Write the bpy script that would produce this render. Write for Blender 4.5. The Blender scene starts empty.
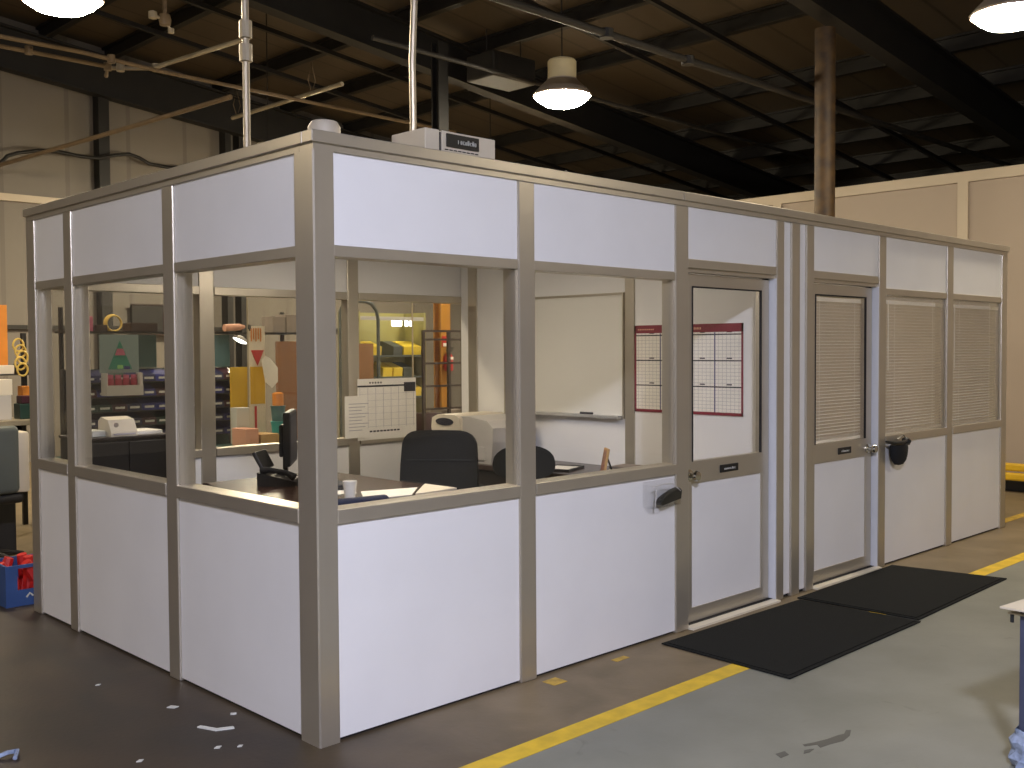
import bpy, bmesh, math, random
from mathutils import Vector, Matrix

S = bpy.context.scene
COL = S.collection
random.seed(7)
W = {}                      # world matrix of every object that parents parts

# ------------------------------------------------------------------ materials
def lin(c):
    return tuple(((v / 255) / 12.92 if v / 255 <= .04045 else ((v / 255 + .055) / 1.055) ** 2.4) for v in c)

def mat(name, rgb, rough=.5, metal=0.0, var=.06, scale=6.0, bump=0.0, bscale=60.0, spec=.5, rgb2=None, coat=0.0):
    m = bpy.data.materials.new(name); m.use_nodes = True
    n, l = m.node_tree.nodes, m.node_tree.links
    b = n['Principled BSDF']
    b.inputs['Roughness'].default_value = rough
    b.inputs['Metallic'].default_value = metal
    b.inputs['Specular IOR Level'].default_value = spec
    b.inputs['Coat Weight'].default_value = coat
    tc = n.new('ShaderNodeTexCoord')
    nz = n.new('ShaderNodeTexNoise'); nz.inputs['Scale'].default_value = scale; nz.inputs['Detail'].default_value = 5
    l.new(tc.outputs['Object'], nz.inputs['Vector'])
    r = n.new('ShaderNodeValToRGB')
    c = lin(rgb)
    if rgb2 is None:
        a = tuple(v * (1 - var) for v in c); d = tuple(min(1, v * (1 + var)) for v in c)
    else:
        a = c; d = lin(rgb2)
    r.color_ramp.elements[0].position = .35; r.color_ramp.elements[0].color = (*a, 1)
    r.color_ramp.elements[1].position = .68; r.color_ramp.elements[1].color = (*d, 1)
    l.new(nz.outputs['Fac'], r.inputs['Fac']); l.new(r.outputs['Color'], b.inputs['Base Color'])
    if bump:
        n2 = n.new('ShaderNodeTexNoise'); n2.inputs['Scale'].default_value = bscale
        l.new(tc.outputs['Object'], n2.inputs['Vector'])
        bp = n.new('ShaderNodeBump'); bp.inputs['Strength'].default_value = bump; bp.inputs['Distance'].default_value = .01
        l.new(n2.outputs['Fac'], bp.inputs['Height']); l.new(bp.outputs['Normal'], b.inputs['Normal'])
    return m

def emat(name, rgb, strength):
    m = bpy.data.materials.new(name); m.use_nodes = True
    n, l = m.node_tree.nodes, m.node_tree.links
    n.remove(n['Principled BSDF'])
    e = n.new('ShaderNodeEmission'); e.inputs['Color'].default_value = (*rgb, 1); e.inputs['Strength'].default_value = strength
    l.new(e.outputs[0], n['Material Output'].inputs[0])
    return m

def glassmat(name, tint=(.975, .978, .972), refl=1.0):
    m = bpy.data.materials.new(name); m.use_nodes = True
    n, l = m.node_tree.nodes, m.node_tree.links
    n.remove(n['Principled BSDF'])
    t = n.new('ShaderNodeBsdfTransparent'); t.inputs['Color'].default_value = (*tint, 1)
    g = n.new('ShaderNodeBsdfGlossy'); g.inputs['Roughness'].default_value = .01
    # Schlick reflectance from the angle of view, the same on both faces of the sheet
    ge = n.new('ShaderNodeNewGeometry'); dt = n.new('ShaderNodeVectorMath'); dt.operation = 'DOT_PRODUCT'
    l.new(ge.outputs['Normal'], dt.inputs[0]); l.new(ge.outputs['Incoming'], dt.inputs[1])
    ab = n.new('ShaderNodeMath'); ab.operation = 'ABSOLUTE'; l.new(dt.outputs['Value'], ab.inputs[0])
    om = n.new('ShaderNodeMath'); om.operation = 'SUBTRACT'; om.inputs[0].default_value = 1; l.new(ab.outputs[0], om.inputs[1])
    pw = n.new('ShaderNodeMath'); pw.operation = 'POWER'; pw.inputs[1].default_value = 5; l.new(om.outputs[0], pw.inputs[0])
    mu = n.new('ShaderNodeMath'); mu.operation = 'MULTIPLY_ADD'; mu.inputs[1].default_value = .96 * refl; mu.inputs[2].default_value = .035 * refl
    x = n.new('ShaderNodeMixShader')
    l.new(pw.outputs[0], mu.inputs[0]); l.new(mu.outputs[0], x.inputs[0])
    l.new(t.outputs[0], x.inputs[1]); l.new(g.outputs[0], x.inputs[2])
    l.new(x.outputs[0], n['Material Output'].inputs[0])
    return m

def floormat():
    """grey floor paint beyond the yellow line, worn bare concrete beside the booth"""
    m = bpy.data.materials.new('shop_floor'); m.use_nodes = True
    n, l = m.node_tree.nodes, m.node_tree.links
    b = n['Principled BSDF']; b.inputs['Roughness'].default_value = .5
    tc = n.new('ShaderNodeTexCoord'); sp = n.new('ShaderNodeSeparateXYZ'); l.new(tc.outputs['Object'], sp.inputs[0])
    def noise(sc, det=6, dist=0.0):
        q = n.new('ShaderNodeTexNoise'); q.inputs['Scale'].default_value = sc; q.inputs['Detail'].default_value = det
        q.inputs['Distortion'].default_value = dist
        l.new(tc.outputs['Object'], q.inputs['Vector']); return q.outputs['Fac']
    def ramp(f, p0, c0, p1, c1):
        r = n.new('ShaderNodeValToRGB'); e = r.color_ramp.elements
        e[0].position = p0; e[0].color = (*c0, 1); e[1].position = p1; e[1].color = (*c1, 1)
        l.new(f, r.inputs['Fac']); return r.outputs['Color']
    def mix(f, a, c, mode='MIX'):
        x = n.new('ShaderNodeMix'); x.data_type = 'RGBA'; x.blend_type = mode
        l.new(f, x.inputs['Factor']) if not isinstance(f, float) else setattr(x.inputs['Factor'], 'default_value', f)
        l.new(a, x.inputs['A']); l.new(c, x.inputs['B']); return x.outputs['Result']
    paint = ramp(noise(2.2), .3, lin((114, 115, 104)), .7, lin((130, 130, 119)))
    bare = ramp(noise(3.1, 8, .4), .3, lin((100, 86, 60)), .72, lin((126, 110, 84)))
    dark = ramp(noise(1.7, 9, .8), .3, lin((34, 29, 26)), .72, lin((62, 48, 36)))
    def step(out, lo, hi):
        r = n.new('ShaderNodeMapRange'); r.inputs['From Min'].default_value = lo; r.inputs['From Max'].default_value = hi
        l.new(out, r.inputs['Value']); return r.outputs['Result']
    # worn, oil-darkened concrete on the left side of the booth
    wob = n.new('ShaderNodeMath'); wob.operation = 'MULTIPLY_ADD'; wob.inputs[1].default_value = .8
    l.new(noise(1.2), wob.inputs[0]); l.new(sp.outputs['X'], wob.inputs[2])
    c = mix(step(wob.outputs[0], .2, 1.3), dark, bare)
    c = mix(step(sp.outputs['Y'], -.585, -.595), c, paint)
    # traffic stains
    st = n.new('ShaderNodeValToRGB'); st.color_ramp.elements[0].position = .66; st.color_ramp.elements[1].position = .74
    l.new(noise(5.5, 8, 1.2), st.inputs['Fac'])
    sm = n.new('ShaderNodeMath'); sm.operation = 'MULTIPLY'; sm.inputs[1].default_value = .22
    l.new(st.outputs['Color'], sm.inputs[0])
    c = mix(sm.outputs[0], c, dark)
    l.new(c, b.inputs['Base Color'])
    bp = n.new('ShaderNodeBump'); bp.inputs['Strength'].default_value = .08; bp.inputs['Distance'].default_value = .01
    l.new(noise(40), bp.inputs['Height']); l.new(bp.outputs['Normal'], b.inputs['Normal'])
    return m

def ribbed(name, rgb, axis, period, depth_col=.8, rough=.6):
    """metal sheet with narrow seams every <period> metres along one object axis"""
    m = mat(name, rgb, rough, 0, .05, 1.3)
    n, l = m.node_tree.nodes, m.node_tree.links
    b = n['Principled BSDF']; src = b.inputs['Base Color'].links[0].from_socket
    tc = n.new('ShaderNodeTexCoord'); sp = n.new('ShaderNodeSeparateXYZ'); l.new(tc.outputs['Object'], sp.inputs[0])
    d = n.new('ShaderNodeMath'); d.operation = 'DIVIDE'; d.inputs[1].default_value = period; l.new(sp.outputs[axis], d.inputs[0])
    f = n.new('ShaderNodeMath'); f.operation = 'FRACT'; l.new(d.outputs[0], f.inputs[0])
    g = n.new('ShaderNodeMath'); g.operation = 'LESS_THAN'; g.inputs[1].default_value = .07; l.new(f.outputs[0], g.inputs[0])
    x = n.new('ShaderNodeMix'); x.data_type = 'RGBA'; l.new(g.outputs[0], x.inputs['Factor']); l.new(src, x.inputs['A'])
    x.inputs['B'].default_value = (*[v * depth_col for v in lin(rgb)], 1)
    l.new(x.outputs['Result'], b.inputs['Base Color'])
    bp = n.new('ShaderNodeBump'); bp.inputs['Strength'].default_value = .5; bp.inputs['Distance'].default_value = .02
    l.new(g.outputs[0], bp.inputs['Height']); l.new(bp.outputs['Normal'], b.inputs['Normal'])
    return m

M = dict(
    panel=mat('white_panel', (232, 231, 230), .38, 0, .02, 2.5),
    post=mat('satin_grey_metal', (196, 188, 172), .33, .7, .03, 4),
    alu=mat('bright_aluminium', (205, 205, 205), .3, .6, .03, 8),
    lit_reveal=mat('lit_reveal_pale', (218, 220, 224), .4, 0, .02),
    sillmetal=mat('worn_bright_sill', (226, 218, 198), .4, 0, .04, 8),
    dark=mat('dark_gap', (28, 26, 28), .7),
    pane=glassmat('window_glass'),
    black=mat('black_plastic', (24, 24, 25), .45),
    blackfab=mat('black_fabric', (17, 18, 21), .85, 0, .15, 90, .3, 220),
    navy=mat('navy_fabric', (38, 46, 74), .85, 0, .15, 90, .3, 220),
    wood=mat('dark_wood', (66, 46, 38), .26, 0, .2, 5, rgb2=(48, 33, 28)),
    woodblk=mat('black_laminate', (38, 30, 28), .4, 0, .15, 4),
    cream=mat('cream_plastic', (224, 214, 194), .5, 0, .03),
    lgrey=mat('light_grey_plastic', (190, 186, 180), .5, 0, .03),
    paper=mat('paper', (240, 236, 226), .7, 0, .03, 9),
    ink=mat('dark_ink', (52, 52, 60), .7),
    ink2=mat('faint_ink', (172, 168, 176), .7),
    maroon=mat('maroon_print', (128, 30, 52), .6, 0, .06),
    blueline=mat('blue_print', (78, 84, 122), .6),
    board=mat('whiteboard', (222, 220, 212), .22, 0, .015, 2),
    chrome=mat('chrome', (210, 208, 200), .15, 1, .02),
    knobdark=mat('tarnished_metal', (120, 104, 96), .3, .9, .05),
    matt=mat('black_mat_rubber', (27, 28, 26), .95, 0, .2, 160, .6, 260, spec=.2),
    yellow=mat('yellow_floor_paint', (214, 178, 36), .55, 0, .14, 9),
    yworn=mat('worn_yellow_floor_paint', (186, 152, 56), .6, 0, .3, 14),
    steel=mat('dark_steel', (34, 31, 27), .6, .1, .2, 3),
    steelbk=mat('black_steel', (26, 24, 22), .6, .1, .2, 3),
    galv=mat('galvanised_pipe', (176, 164, 140), .4, .5, .08, 7),
    brownpipe=mat('painted_pipe', (110, 92, 68), .5, .1, .12, 7),
    deck=ribbed('roof_deck', (78, 67, 52), 'Y', .6, .6),
    siding=ribbed('metal_siding', (114, 107, 97), 'X', .92, .78),
    wallr=mat('tan_wall_panel', (158, 143, 126), .5, 0, .03, .8),
    walltrim=mat('cream_wall_trim', (182, 168, 146), .5, 0, .03, 2),
    plainwall=mat('shop_wall', (196, 188, 174), .7, 0, .05, 1),
    column=mat('rusty_yellow_column', (74, 54, 26), .6, .1, .3, 9, rgb2=(44, 31, 20)),
    orangecol=mat('ochre_column', (176, 122, 40), .55, 0, .1, 5),
    shade=mat('lamp_reflector', (170, 158, 146), .45, .3, .05),
    ballast=mat('lamp_ballast', (210, 198, 160), .5, 0, .06),
    blinds=mat('blind_slats', (216, 204, 184), .5, 0, .04, 4),
    beige=mat('beige_metal', (206, 196, 176), .5, .1, .04),
    brown=mat('brown_cardboard', (150, 106, 66), .8, 0, .08, 5),
    tan=mat('tan_cardboard', (196, 160, 110), .8, 0, .06, 5),
    greybox=mat('grey_cardboard', (150, 138, 128), .8, 0, .1, 8),
    pink=mat('salmon_paint', (226, 168, 140), .6, 0, .05),
    teal=mat('teal_panel', (70, 106, 108), .5, 0, .08, 4),
    tealdk=mat('dark_teal_panel', (40, 70, 66), .5, 0, .12, 4),
    tealgrey=mat('grey_teal_panel', (128, 146, 146), .5, 0, .06, 4),
    green=mat('green_print', (52, 130, 110), .6),
    rose=mat('rose_print', (176, 92, 116), .6),
    lime=mat('lime_print', (140, 196, 120), .6),
    blue=mat('blue_plastic', (40, 44, 112), .4, 0, .1, 4),
    bluedk=mat('dark_blue_plastic', (30, 32, 70), .4, 0, .1, 4),
    bingreen=mat('dark_green_plastic', (34, 58, 52), .4, 0, .1, 4),
    binred=mat('dark_red_plastic', (64, 30, 42), .4, 0, .1, 4),
    label=mat('pale_card', (206, 206, 198), .6),
    red=mat('red_paint', (190, 40, 36), .45, 0, .08),
    yel=mat('yellow_sheet', (206, 164, 30), .5, 0, .07, 5),
    yelbright=mat('bright_yellow_plastic', (236, 206, 60), .45, 0, .08),
    palegreen=mat('pale_yellow_paint', (164, 158, 96), .5, 0, .08, 6),
    orange=mat('orange_paint', (212, 134, 50), .5, 0, .08),
    tealbin=mat('turquoise_plastic', (60, 150, 150), .4),
    rackbr=mat('brown_steel', (52, 34, 28), .5, .1, .12, 6),
    crate=mat('blue_crate_plastic', (50, 80, 134), .45, 0, .08),
    mach=mat('grey_green_paint', (84, 90, 86), .5, .1, .08, 4),
    bluesteel=mat('blue_grey_steel', (74, 78, 100), .45, .2, .1, 5),
    wrap=mat('clear_plastic_wrap', (150, 164, 190), .2, 0, .25, 22, .9, 30),
    clear=glassmat('clear_acrylic', (.985, .985, .985), .9),
    amber=mat('amber_photo', (176, 130, 96), .4, 0, .3, 40, rgb2=(120, 60, 54)),
    hose=mat('yellow_hose', (206, 176, 90), .5, 0, .1),
    lamp_warm=emat('warm_lamp_lens', (1.0, .84, .60), 62),
    flash_standin=emat('flash_standin_lens', (.77, .79, 1.0), 390),
    aisle_fill=emat('aisle_fill_lens', (1.0, .86, .64), 42),
    rear_fill=emat('rear_fill_lens', (1.0, .86, .62), 165),
    lamp_mid=emat('neutral_lamp_lens', (1.0, .87, .66), 70),
    tube=emat('lamp_tube', (1.0, .95, .8), 3.5),
    office_fill=emat('office_fill_diffuser', (1.0, .87, .72), 7),
    screen=emat('task_light', (1.0, .98, .92), 5),
    floor=floormat(),
)

# ------------------------------------------------------------------ geometry helpers
class MB:
    def __init__(s): s.bm = bmesh.new()
    def _xf(s, vs, m):
        for v in vs: v.co = m @ v.co
    def box(s, x0, x1, y0, y1, z0, z1, bev=0.0, m=None, seg=2):
        r = bmesh.ops.create_cube(s.bm, size=1.0); vs = r['verts']
        for v in vs:
            v.co = Vector((x0 + (v.co.x + .5) * (x1 - x0), y0 + (v.co.y + .5) * (y1 - y0), z0 + (v.co.z + .5) * (z1 - z0)))
        if bev:
            es = list({e for v in vs for e in v.link_edges})
            r2 = bmesh.ops.bevel(s.bm, geom=es, offset=bev, segments=seg, affect='EDGES', profile=.5)
            vs = list({v for f in r2['faces'] for v in f.verts} | {v for v in vs if v.is_valid})
            if m:   # gather the whole island
                seen = set(vs); st = list(vs)
                while st:
                    v = st.pop()
                    for e in v.link_edges:
                        o = e.other_vert(v)
                        if o not in seen: seen.add(o); st.append(o)
                vs = list(seen)
        if m: s._xf(vs, m)
        return s
    def tube(s, pts, r, n=10, cap=True, closed=False):
        pts = [Vector(p) for p in pts]; rings = []; N = len(pts)
        rr = r if isinstance(r, (list, tuple)) else [r] * N
        ref = None
        for i, p in enumerate(pts):
            a = pts[(i - 1) % N] if (i or closed) else p; b = pts[(i + 1) % N] if (i < N - 1 or closed) else p
            d = (b - a).normalized()
            if ref is None or abs(ref.dot(d)) > .98: ref = Vector((0, 0, 1)) if abs(d.z) < .9 else Vector((1, 0, 0))
            u = (ref - d * ref.dot(d)).normalized(); w = d.cross(u); ref = u
            rings.append([s.bm.verts.new(p + u * (rr[i] * math.cos(2 * math.pi * k / n)) + w * (rr[i] * math.sin(2 * math.pi * k / n))) for k in range(n)])
        for i in range(N if closed else N - 1):
            A, B = rings[i], rings[(i + 1) % N]
            for k in range(n): s.bm.faces.new((A[k], A[(k + 1) % n], B[(k + 1) % n], B[k]))
        if cap and not closed:
            s.bm.faces.new(rings[0][::-1]); s.bm.faces.new(rings[-1])
        return s
    def lathe(s, prof, c=(0, 0, 0), n=28, m=None):
        rings = []; c = Vector(c); new = []
        for r, z in prof:
            if r < 1e-5: ring = [s.bm.verts.new(c + Vector((0, 0, z)))]
            else: ring = [s.bm.verts.new(c + Vector((r * math.cos(2 * math.pi * k / n), r * math.sin(2 * math.pi * k / n), z))) for k in range(n)]
            rings.append(ring); new += ring
        for A, B in zip(rings, rings[1:]):
            for k in range(n):
                a = A[k % len(A)]; a2 = A[(k + 1) % len(A)]; b = B[k % len(B)]; b2 = B[(k + 1) % len(B)]
                vs = []
                for v in (a, a2, b2, b):
                    if v not in vs: vs.append(v)
                if len(vs) > 2: s.bm.faces.new(vs)
        if m: s._xf(new, m)
        return s
    def prism(s, poly, axis, a, b, m=None):
        def P(q, t):
            return {'x': (t, q[0], q[1]), 'y': (q[0], t, q[1]), 'z': (q[0], q[1], t)}[axis]
        A = [s.bm.verts.new(P(q, a)) for q in poly]; B = [s.bm.verts.new(P(q, b)) for q in poly]
        n = len(poly)
        for k in range(n): s.bm.faces.new((A[k], A[(k + 1) % n], B[(k + 1) % n], B[k]))
        s.bm.faces.new(A[::-1]); s.bm.faces.new(B)
        if m: s._xf(A + B, m)
        return s
    def build(s, name, material, parent=None, local=False, smooth=False):
        bm = s.bm
        pm = W.get(parent.name) if parent else None
        if pm is not None and not local:
            inv = pm.inverted()
            for v in bm.verts: v.co = inv @ v.co
        bmesh.ops.recalc_face_normals(bm, faces=bm.faces)
        if smooth:
            for f in bm.faces: f.smooth = True
            for e in bm.edges:
                if len(e.link_faces) == 2 and e.calc_face_angle(0) > .6: e.smooth = False
        me = bpy.data.meshes.new(name); bm.to_mesh(me); bm.free()
        me.materials.append(M[material] if isinstance(material, str) else material)
        o = bpy.data.objects.new(name, me); COL.objects.link(o)
        if parent: o.parent = parent
        W[o.name] = pm.copy() if pm is not None else Matrix.Identity(4)
        return o

def bx(*a, **k): return MB().box(*a, **k)

def tag(o, label, cat, group=None, kind=None):
    o['label'] = label; o['category'] = cat
    if group: o['group'] = group
    if kind: o['kind'] = kind
    return o

def thing(name, label, cat, loc=(0, 0, 0), rz=0.0, group=None, scale=1.0):
    o = bpy.data.objects.new(name, None); COL.objects.link(o)
    o.empty_display_size = .1
    o.location = loc; o.rotation_euler = (0, 0, rz)
    W[o.name] = Matrix.Translation(loc) @ Matrix.Rotation(rz, 4, 'Z')
    return tag(o, label, cat, group)

def struct(o):
    o['kind'] = 'structure'; return o

def children(o): return [c for c in ALL() if c.parent == o]
def ALL(): return list(COL.objects)

def dup(root, kids, loc, rz=None, label=None):
    r = root.copy(); COL.objects.link(r); r.location = loc
    if rz is not None: r.rotation_euler = (0, 0, rz)
    if label: r['label'] = label
    W[r.name] = Matrix.Translation(r.location) @ Matrix.Rotation(r.rotation_euler.z, 4, 'Z')
    for k, subs in kids:
        c = k.copy(); COL.objects.link(c); c.parent = r
        for q in subs:
            d = q.copy(); COL.objects.link(d); d.parent = c
    return r

def strokes(mb, x0, x1, z0, z1, y, n, seed, t=.002):
    """small unreadable letter-like marks, as blurred as in the photograph"""
    rd = random.Random(seed); w = (x1 - x0) / n
    for k in range(n):
        a = x0 + k * w; h = (z1 - z0) * rd.choice((1, .7, .7, .75))
        mb.box(a, a + w * .22, y - t, y, z0, z0 + h)
        if rd.random() < .7: mb.box(a, a + w * .7, y - t, y, z0 + h - (z1 - z0) * .18, z0 + h)
        if rd.random() < .6: mb.box(a + w * .48, a + w * .7, y - t, y, z0, z0 + h)
        if rd.random() < .5: mb.box(a, a + w * .7, y - t, y, z0, z0 + (z1 - z0) * .18)

# ------------------------------------------------------------------ the shop: floor, roof, walls
fl = struct(bx(-10, 24, -11, 13, -.12, 0).build('floor', 'floor'))
for x0, x1, y0, y1, mt in ((-4, 8.0, -.635, -.53, 'yellow'), (8.0, 20, -.635, -.53, 'yworn'),
                           (1.21, 1.30, -.13, -.05, 'yworn'), (1.70, 1.80, -.10, -.06, 'yworn'), (7.2, 14, .08, .17, 'yworn')):
    bx(x0, x1, y0, y1, 0, .0016).build('painted_line', mt, fl)

def deckz(x): return 6.27 - .113 * (x - 2.8)
DK = [(-10, deckz(-10)), (24, deckz(24)), (24, deckz(24) + .1), (-10, deckz(-10) + .1)]
ceil = struct(MB().prism(DK, 'y', -11, 13).build('ceiling', 'deck'))
def ibeam_x(y, d, w, x0, x1):          # rafter that follows the roof slope
    mb = MB()
    for a, b, h0, h1 in ((-w / 2, w / 2, d - .03, d), (-w / 2, w / 2, 0, .03), (-.012, .012, .03, d - .03)):
        za, zb = deckz(x0) - .2 - d, deckz(x1) - .2 - d
        mb.prism([(x0, za + h0), (x1, zb + h0), (x1, zb + h1), (x0, za + h1)], 'y', y + a, y + b)
    return mb
for y, d in ((-7.6, .5), (-2.8, .5), (2.1, .5), (7.0, .49), (11.75, .6)): ibeam_x(y, d, .2, -10, 24).build('roof_rafter', 'steelbk', ceil)
for x in (-6, -4.6, -3.2, -1.8, -.4, .9, 2.1, 3.35, 4.3, 6.05, 7.3, 8.6, 10.6, 12, 13.4, 14.8, 16.2, 18):
    z = deckz(x) - .2
    MB().box(x - .05, x + .05, -11, 13, z + .17, z + .2).box(x - .008, x + .008, -11, 13, z, z + .2).box(x - .05, x + .05, -11, 13, z, z + .03).build('roof_purlin', 'steel', ceil)
for y in (-5.2, -.4, 3.9, 5.1, 8.5, 9.9):   # secondary bracing under the purlins
    MB().prism([(-10, deckz(-10) - .3), (24, deckz(24) - .3), (24, deckz(24) - .24), (-10, deckz(-10) - .24)], 'y', y, y + .06).build('roof_brace', 'steelbk', ceil)

wb = struct(bx(-10, 24, 12, 12.15, 0, 7).build('wall_back', 'siding'))
bx(-10, 24, 11.93, 12, 3.70, 3.80).build('wall_girt', 'walltrim', wb)
for x, w_ in ((4.18, .08), (6.2, .05), (6.44, .045)): bx(x - w_, x + w_, 11.8, 12, 0, 5.4).build('wall_column', 'steelbk', wb)
bx(2.8, 9.6, 11.93, 12, 1.9, 1.96).build('wall_girt', 'steel', wb)
struct(bx(-10.15, -10, -11, 13, 0, 8).build('wall_left', 'plainwall'))
struct(bx(-10, 24, -11.15, -11, 0, 8).build('wall_front', 'plainwall'))
struct(bx(24, 24.15, -11, 13, 0, 6).build('wall_far', 'plainwall'))
wr = struct(bx(9.82, 9.95, -10, 9, 0, 3.46).build('wall_right', 'wallr'))
bx(9.79, 9.98, -10, 9, 3.46, 3.58).build('wall_cap', 'walltrim', wr)
for y in (-6.2, -3.7, -1.1, 1.51, 3.93, 6.3): bx(9.79, 9.82, y - .06, y + .06, 0, 3.46).build('wall_post', 'walltrim', wr)
bx(9.795, 9.82, -10, 9, 0, .1).build('baseboard', 'walltrim', wr)

col = thing('steel_column', 'rusty ochre round steel column rising behind the far end of the office booth', 'column', (7.72, 2.1, 0))
MB().lathe([(.17, 0), (.17, .03), (.105, .03), (.105, 4.9), (0, 4.9)], (7.72, 2.1, 0), 24).build('column_shaft', 'column', col, smooth=True)
MB().box(7.57, 7.87, 1.95, 2.25, 0, .025).build('base_plate', 'column', col)

# ------------------------------------------------------------------ the modular office booth
ob = thing('modular_office', 'white panelled modular office booth with grey posts, windows and two doors', 'office booth')
H = 2.36
def post(x0, x1, y0, y1, name='post', mt='post'):
    mb = MB().box(x0, x1, y0, y1, 0, H, .006)
    w = min(.02, (x1 - x0) * .2)
    return mb.build(name, mt, ob)
# corner post, with its raised batten edges
MB().prism([(0, .006), (.006, 0), (.095, 0), (.095, .012), (.085, .1), (.1, .134), (0, .134)], 'z', 0, H).build('corner_post', 'post', ob)
FP = [(1.121, 1.228), (2.327, 2.444), (3.356, 3.440), (3.530, 3.628), (3.710, 3.803), (4.700, 4.806), (5.838, 5.950), (6.943, 7.060)]
for a, b in FP: post(a, b, 0, .1)
LP = [(1.185, 1.295), (2.407, 2.515), (2.961, 3.09)]
for a, b in LP: post(0, .1, a, b)
BP = [(1.074, 1.184), (2.277, 2.378)]
for a, b in BP: post(a, b, 3.0, 3.09)

def window_front(x0, x1, py=.030):
    bx(x0, x1, .012, .088, 1.994, H).build('upper_panel', 'panel', ob)
    bx(x0, x1, .012, .088, .014, .882).build('lower_panel', 'panel', ob)
    bx(x0, x1, .003, .097, 1.948, 1.994, .003).build('head_rail', 'post', ob)
    bx(x0, x1, -.004, .1, .882, .940, .003).build('sill_rail', 'post', ob)
    bx(x0, x0 + .012, .014, .055, .94, 1.948).build('glazing_bead', 'post', ob)
    bx(x1 - .012, x1, .014, .055, .94, 1.948).build('glazing_bead', 'post', ob)
    bx(x0 + .012, x1 - .012, py, py + .006, .938, 1.95).build('window_pane', 'pane', ob)
for a, b in ((.095, 1.121), (1.228, 2.327)): window_front(a, b)
for a, b in ((4.806, 5.838), (5.95, 6.943)): window_front(a, b, .016)
def window_left(y0, y1):
    bx(.012, .088, y0, y1, 1.994, H).build('upper_panel', 'panel', ob)
    bx(.012, .088, y0, y1, .014, .882).build('lower_panel', 'panel', ob)
    bx(.003, .097, y0, y1, 1.948, 1.994, .003).build('head_rail', 'post', ob)
    bx(-.004, .1, y0, y1, .882, .940, .003).build('sill_rail', 'post', ob)
    bx(.014, .055, y0, y0 + .012, .94, 1.948).build('glazing_bead', 'post', ob)
    bx(.014, .055, y1 - .012, y1, .94, 1.948).build('glazing_bead', 'post', ob)
    bx(.030, .036, y0 + .012, y1 - .012, .938, 1.95).build('window_pane', 'pane', ob)
for a, b in ((.134, 1.185), (1.295, 2.407), (2.515, 2.961)): window_left(a, b)
def window_back(x0, x1):
    bx(x0, x1, 3.01, 3.08, 2.01, H).build('upper_panel', 'panel', ob)
    bx(x0, x1, 3.01, 3.08, .014, .86).build('lower_panel', 'panel', ob)
    bx(x0, x1, 2.995, 3.09, 1.955, 2.01, .003).build('head_rail', 'post', ob)
    bx(x0, x1, 2.99, 3.09, .86, .915, .003).build('sill_rail', 'post', ob)
    bx(x0 + .012, x1 - .012, 3.04, 3.046, .91, 1.957).build('window_pane', 'pane', ob)
for a, b in ((.1, 1.074), (1.184, 2.277), (2.378, 3.49)): window_back(a, b)
# second room: plain back and end walls, closed lid
bx(3.50, 7.06, 3.0, 3.09, .014, H).build('back_panel', 'panel', ob)
bx(6.97, 7.05, .1, 3.0, .014, H).build('end_panel', 'panel', ob)
bx(0, 7.06, 0, 3.09, 2.385, 2.41).build('roof_panel', 'beige', ob)
bx(.02, 7.04, .02, 3.07, 2.362, 2.384).build('ceiling_panel', 'panel', ob)
bx(.002, 7.058, .002, .098, H, 2.384).build('top_rail', 'post', ob)
bx(.002, .098, .1, 3.09, H, 2.384).build('top_rail', 'post', ob)
bx(-.012, 2.383, -.012, .06, 2.387, 2.434, .003).build('coping', 'post', ob)
bx(2.389, 7.072, -.012, .06, 2.387, 2.434, .003).build('coping', 'post', ob)
bx(-.012, .06, .063, 3.10, 2.387, 2.434, .003).build('coping', 'post', ob)
bx(.062, 7.06, 3.03, 3.10, 2.387, 2.434, .003).build('coping', 'post', ob)
bx(.02, 7.04, .025, .06, 0, .014).build('base_channel', 'dark', ob)
bx(.025, .06, .06, 3.07, 0, .014).build('base_channel', 'dark', ob)
# filler strips between the three posts of the party wall
bx(3.440, 3.530, .016, .085, .02, H).build('filler_strip', 'panel', ob)
bx(3.628, 3.710, .016, .085, .02, H).build('filler_strip', 'panel', ob)
# party wall between the two rooms
for a, b in ((.1, 1.163), (1.244, 2.40), (2.48, 2.80)): bx(3.41, 3.47, a, b, .014, H).build('partition_panel', 'panel', ob)
for a, b in ((1.163, 1.244), (2.40, 2.48), (2.80, 2.90)): bx(3.395, 3.485, a, b, 0, H, .004).build('post', 'post', ob)
bx(3.41, 3.47, 2.90, 3.0, .014, H).build('partition_panel', 'panel', ob)

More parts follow.
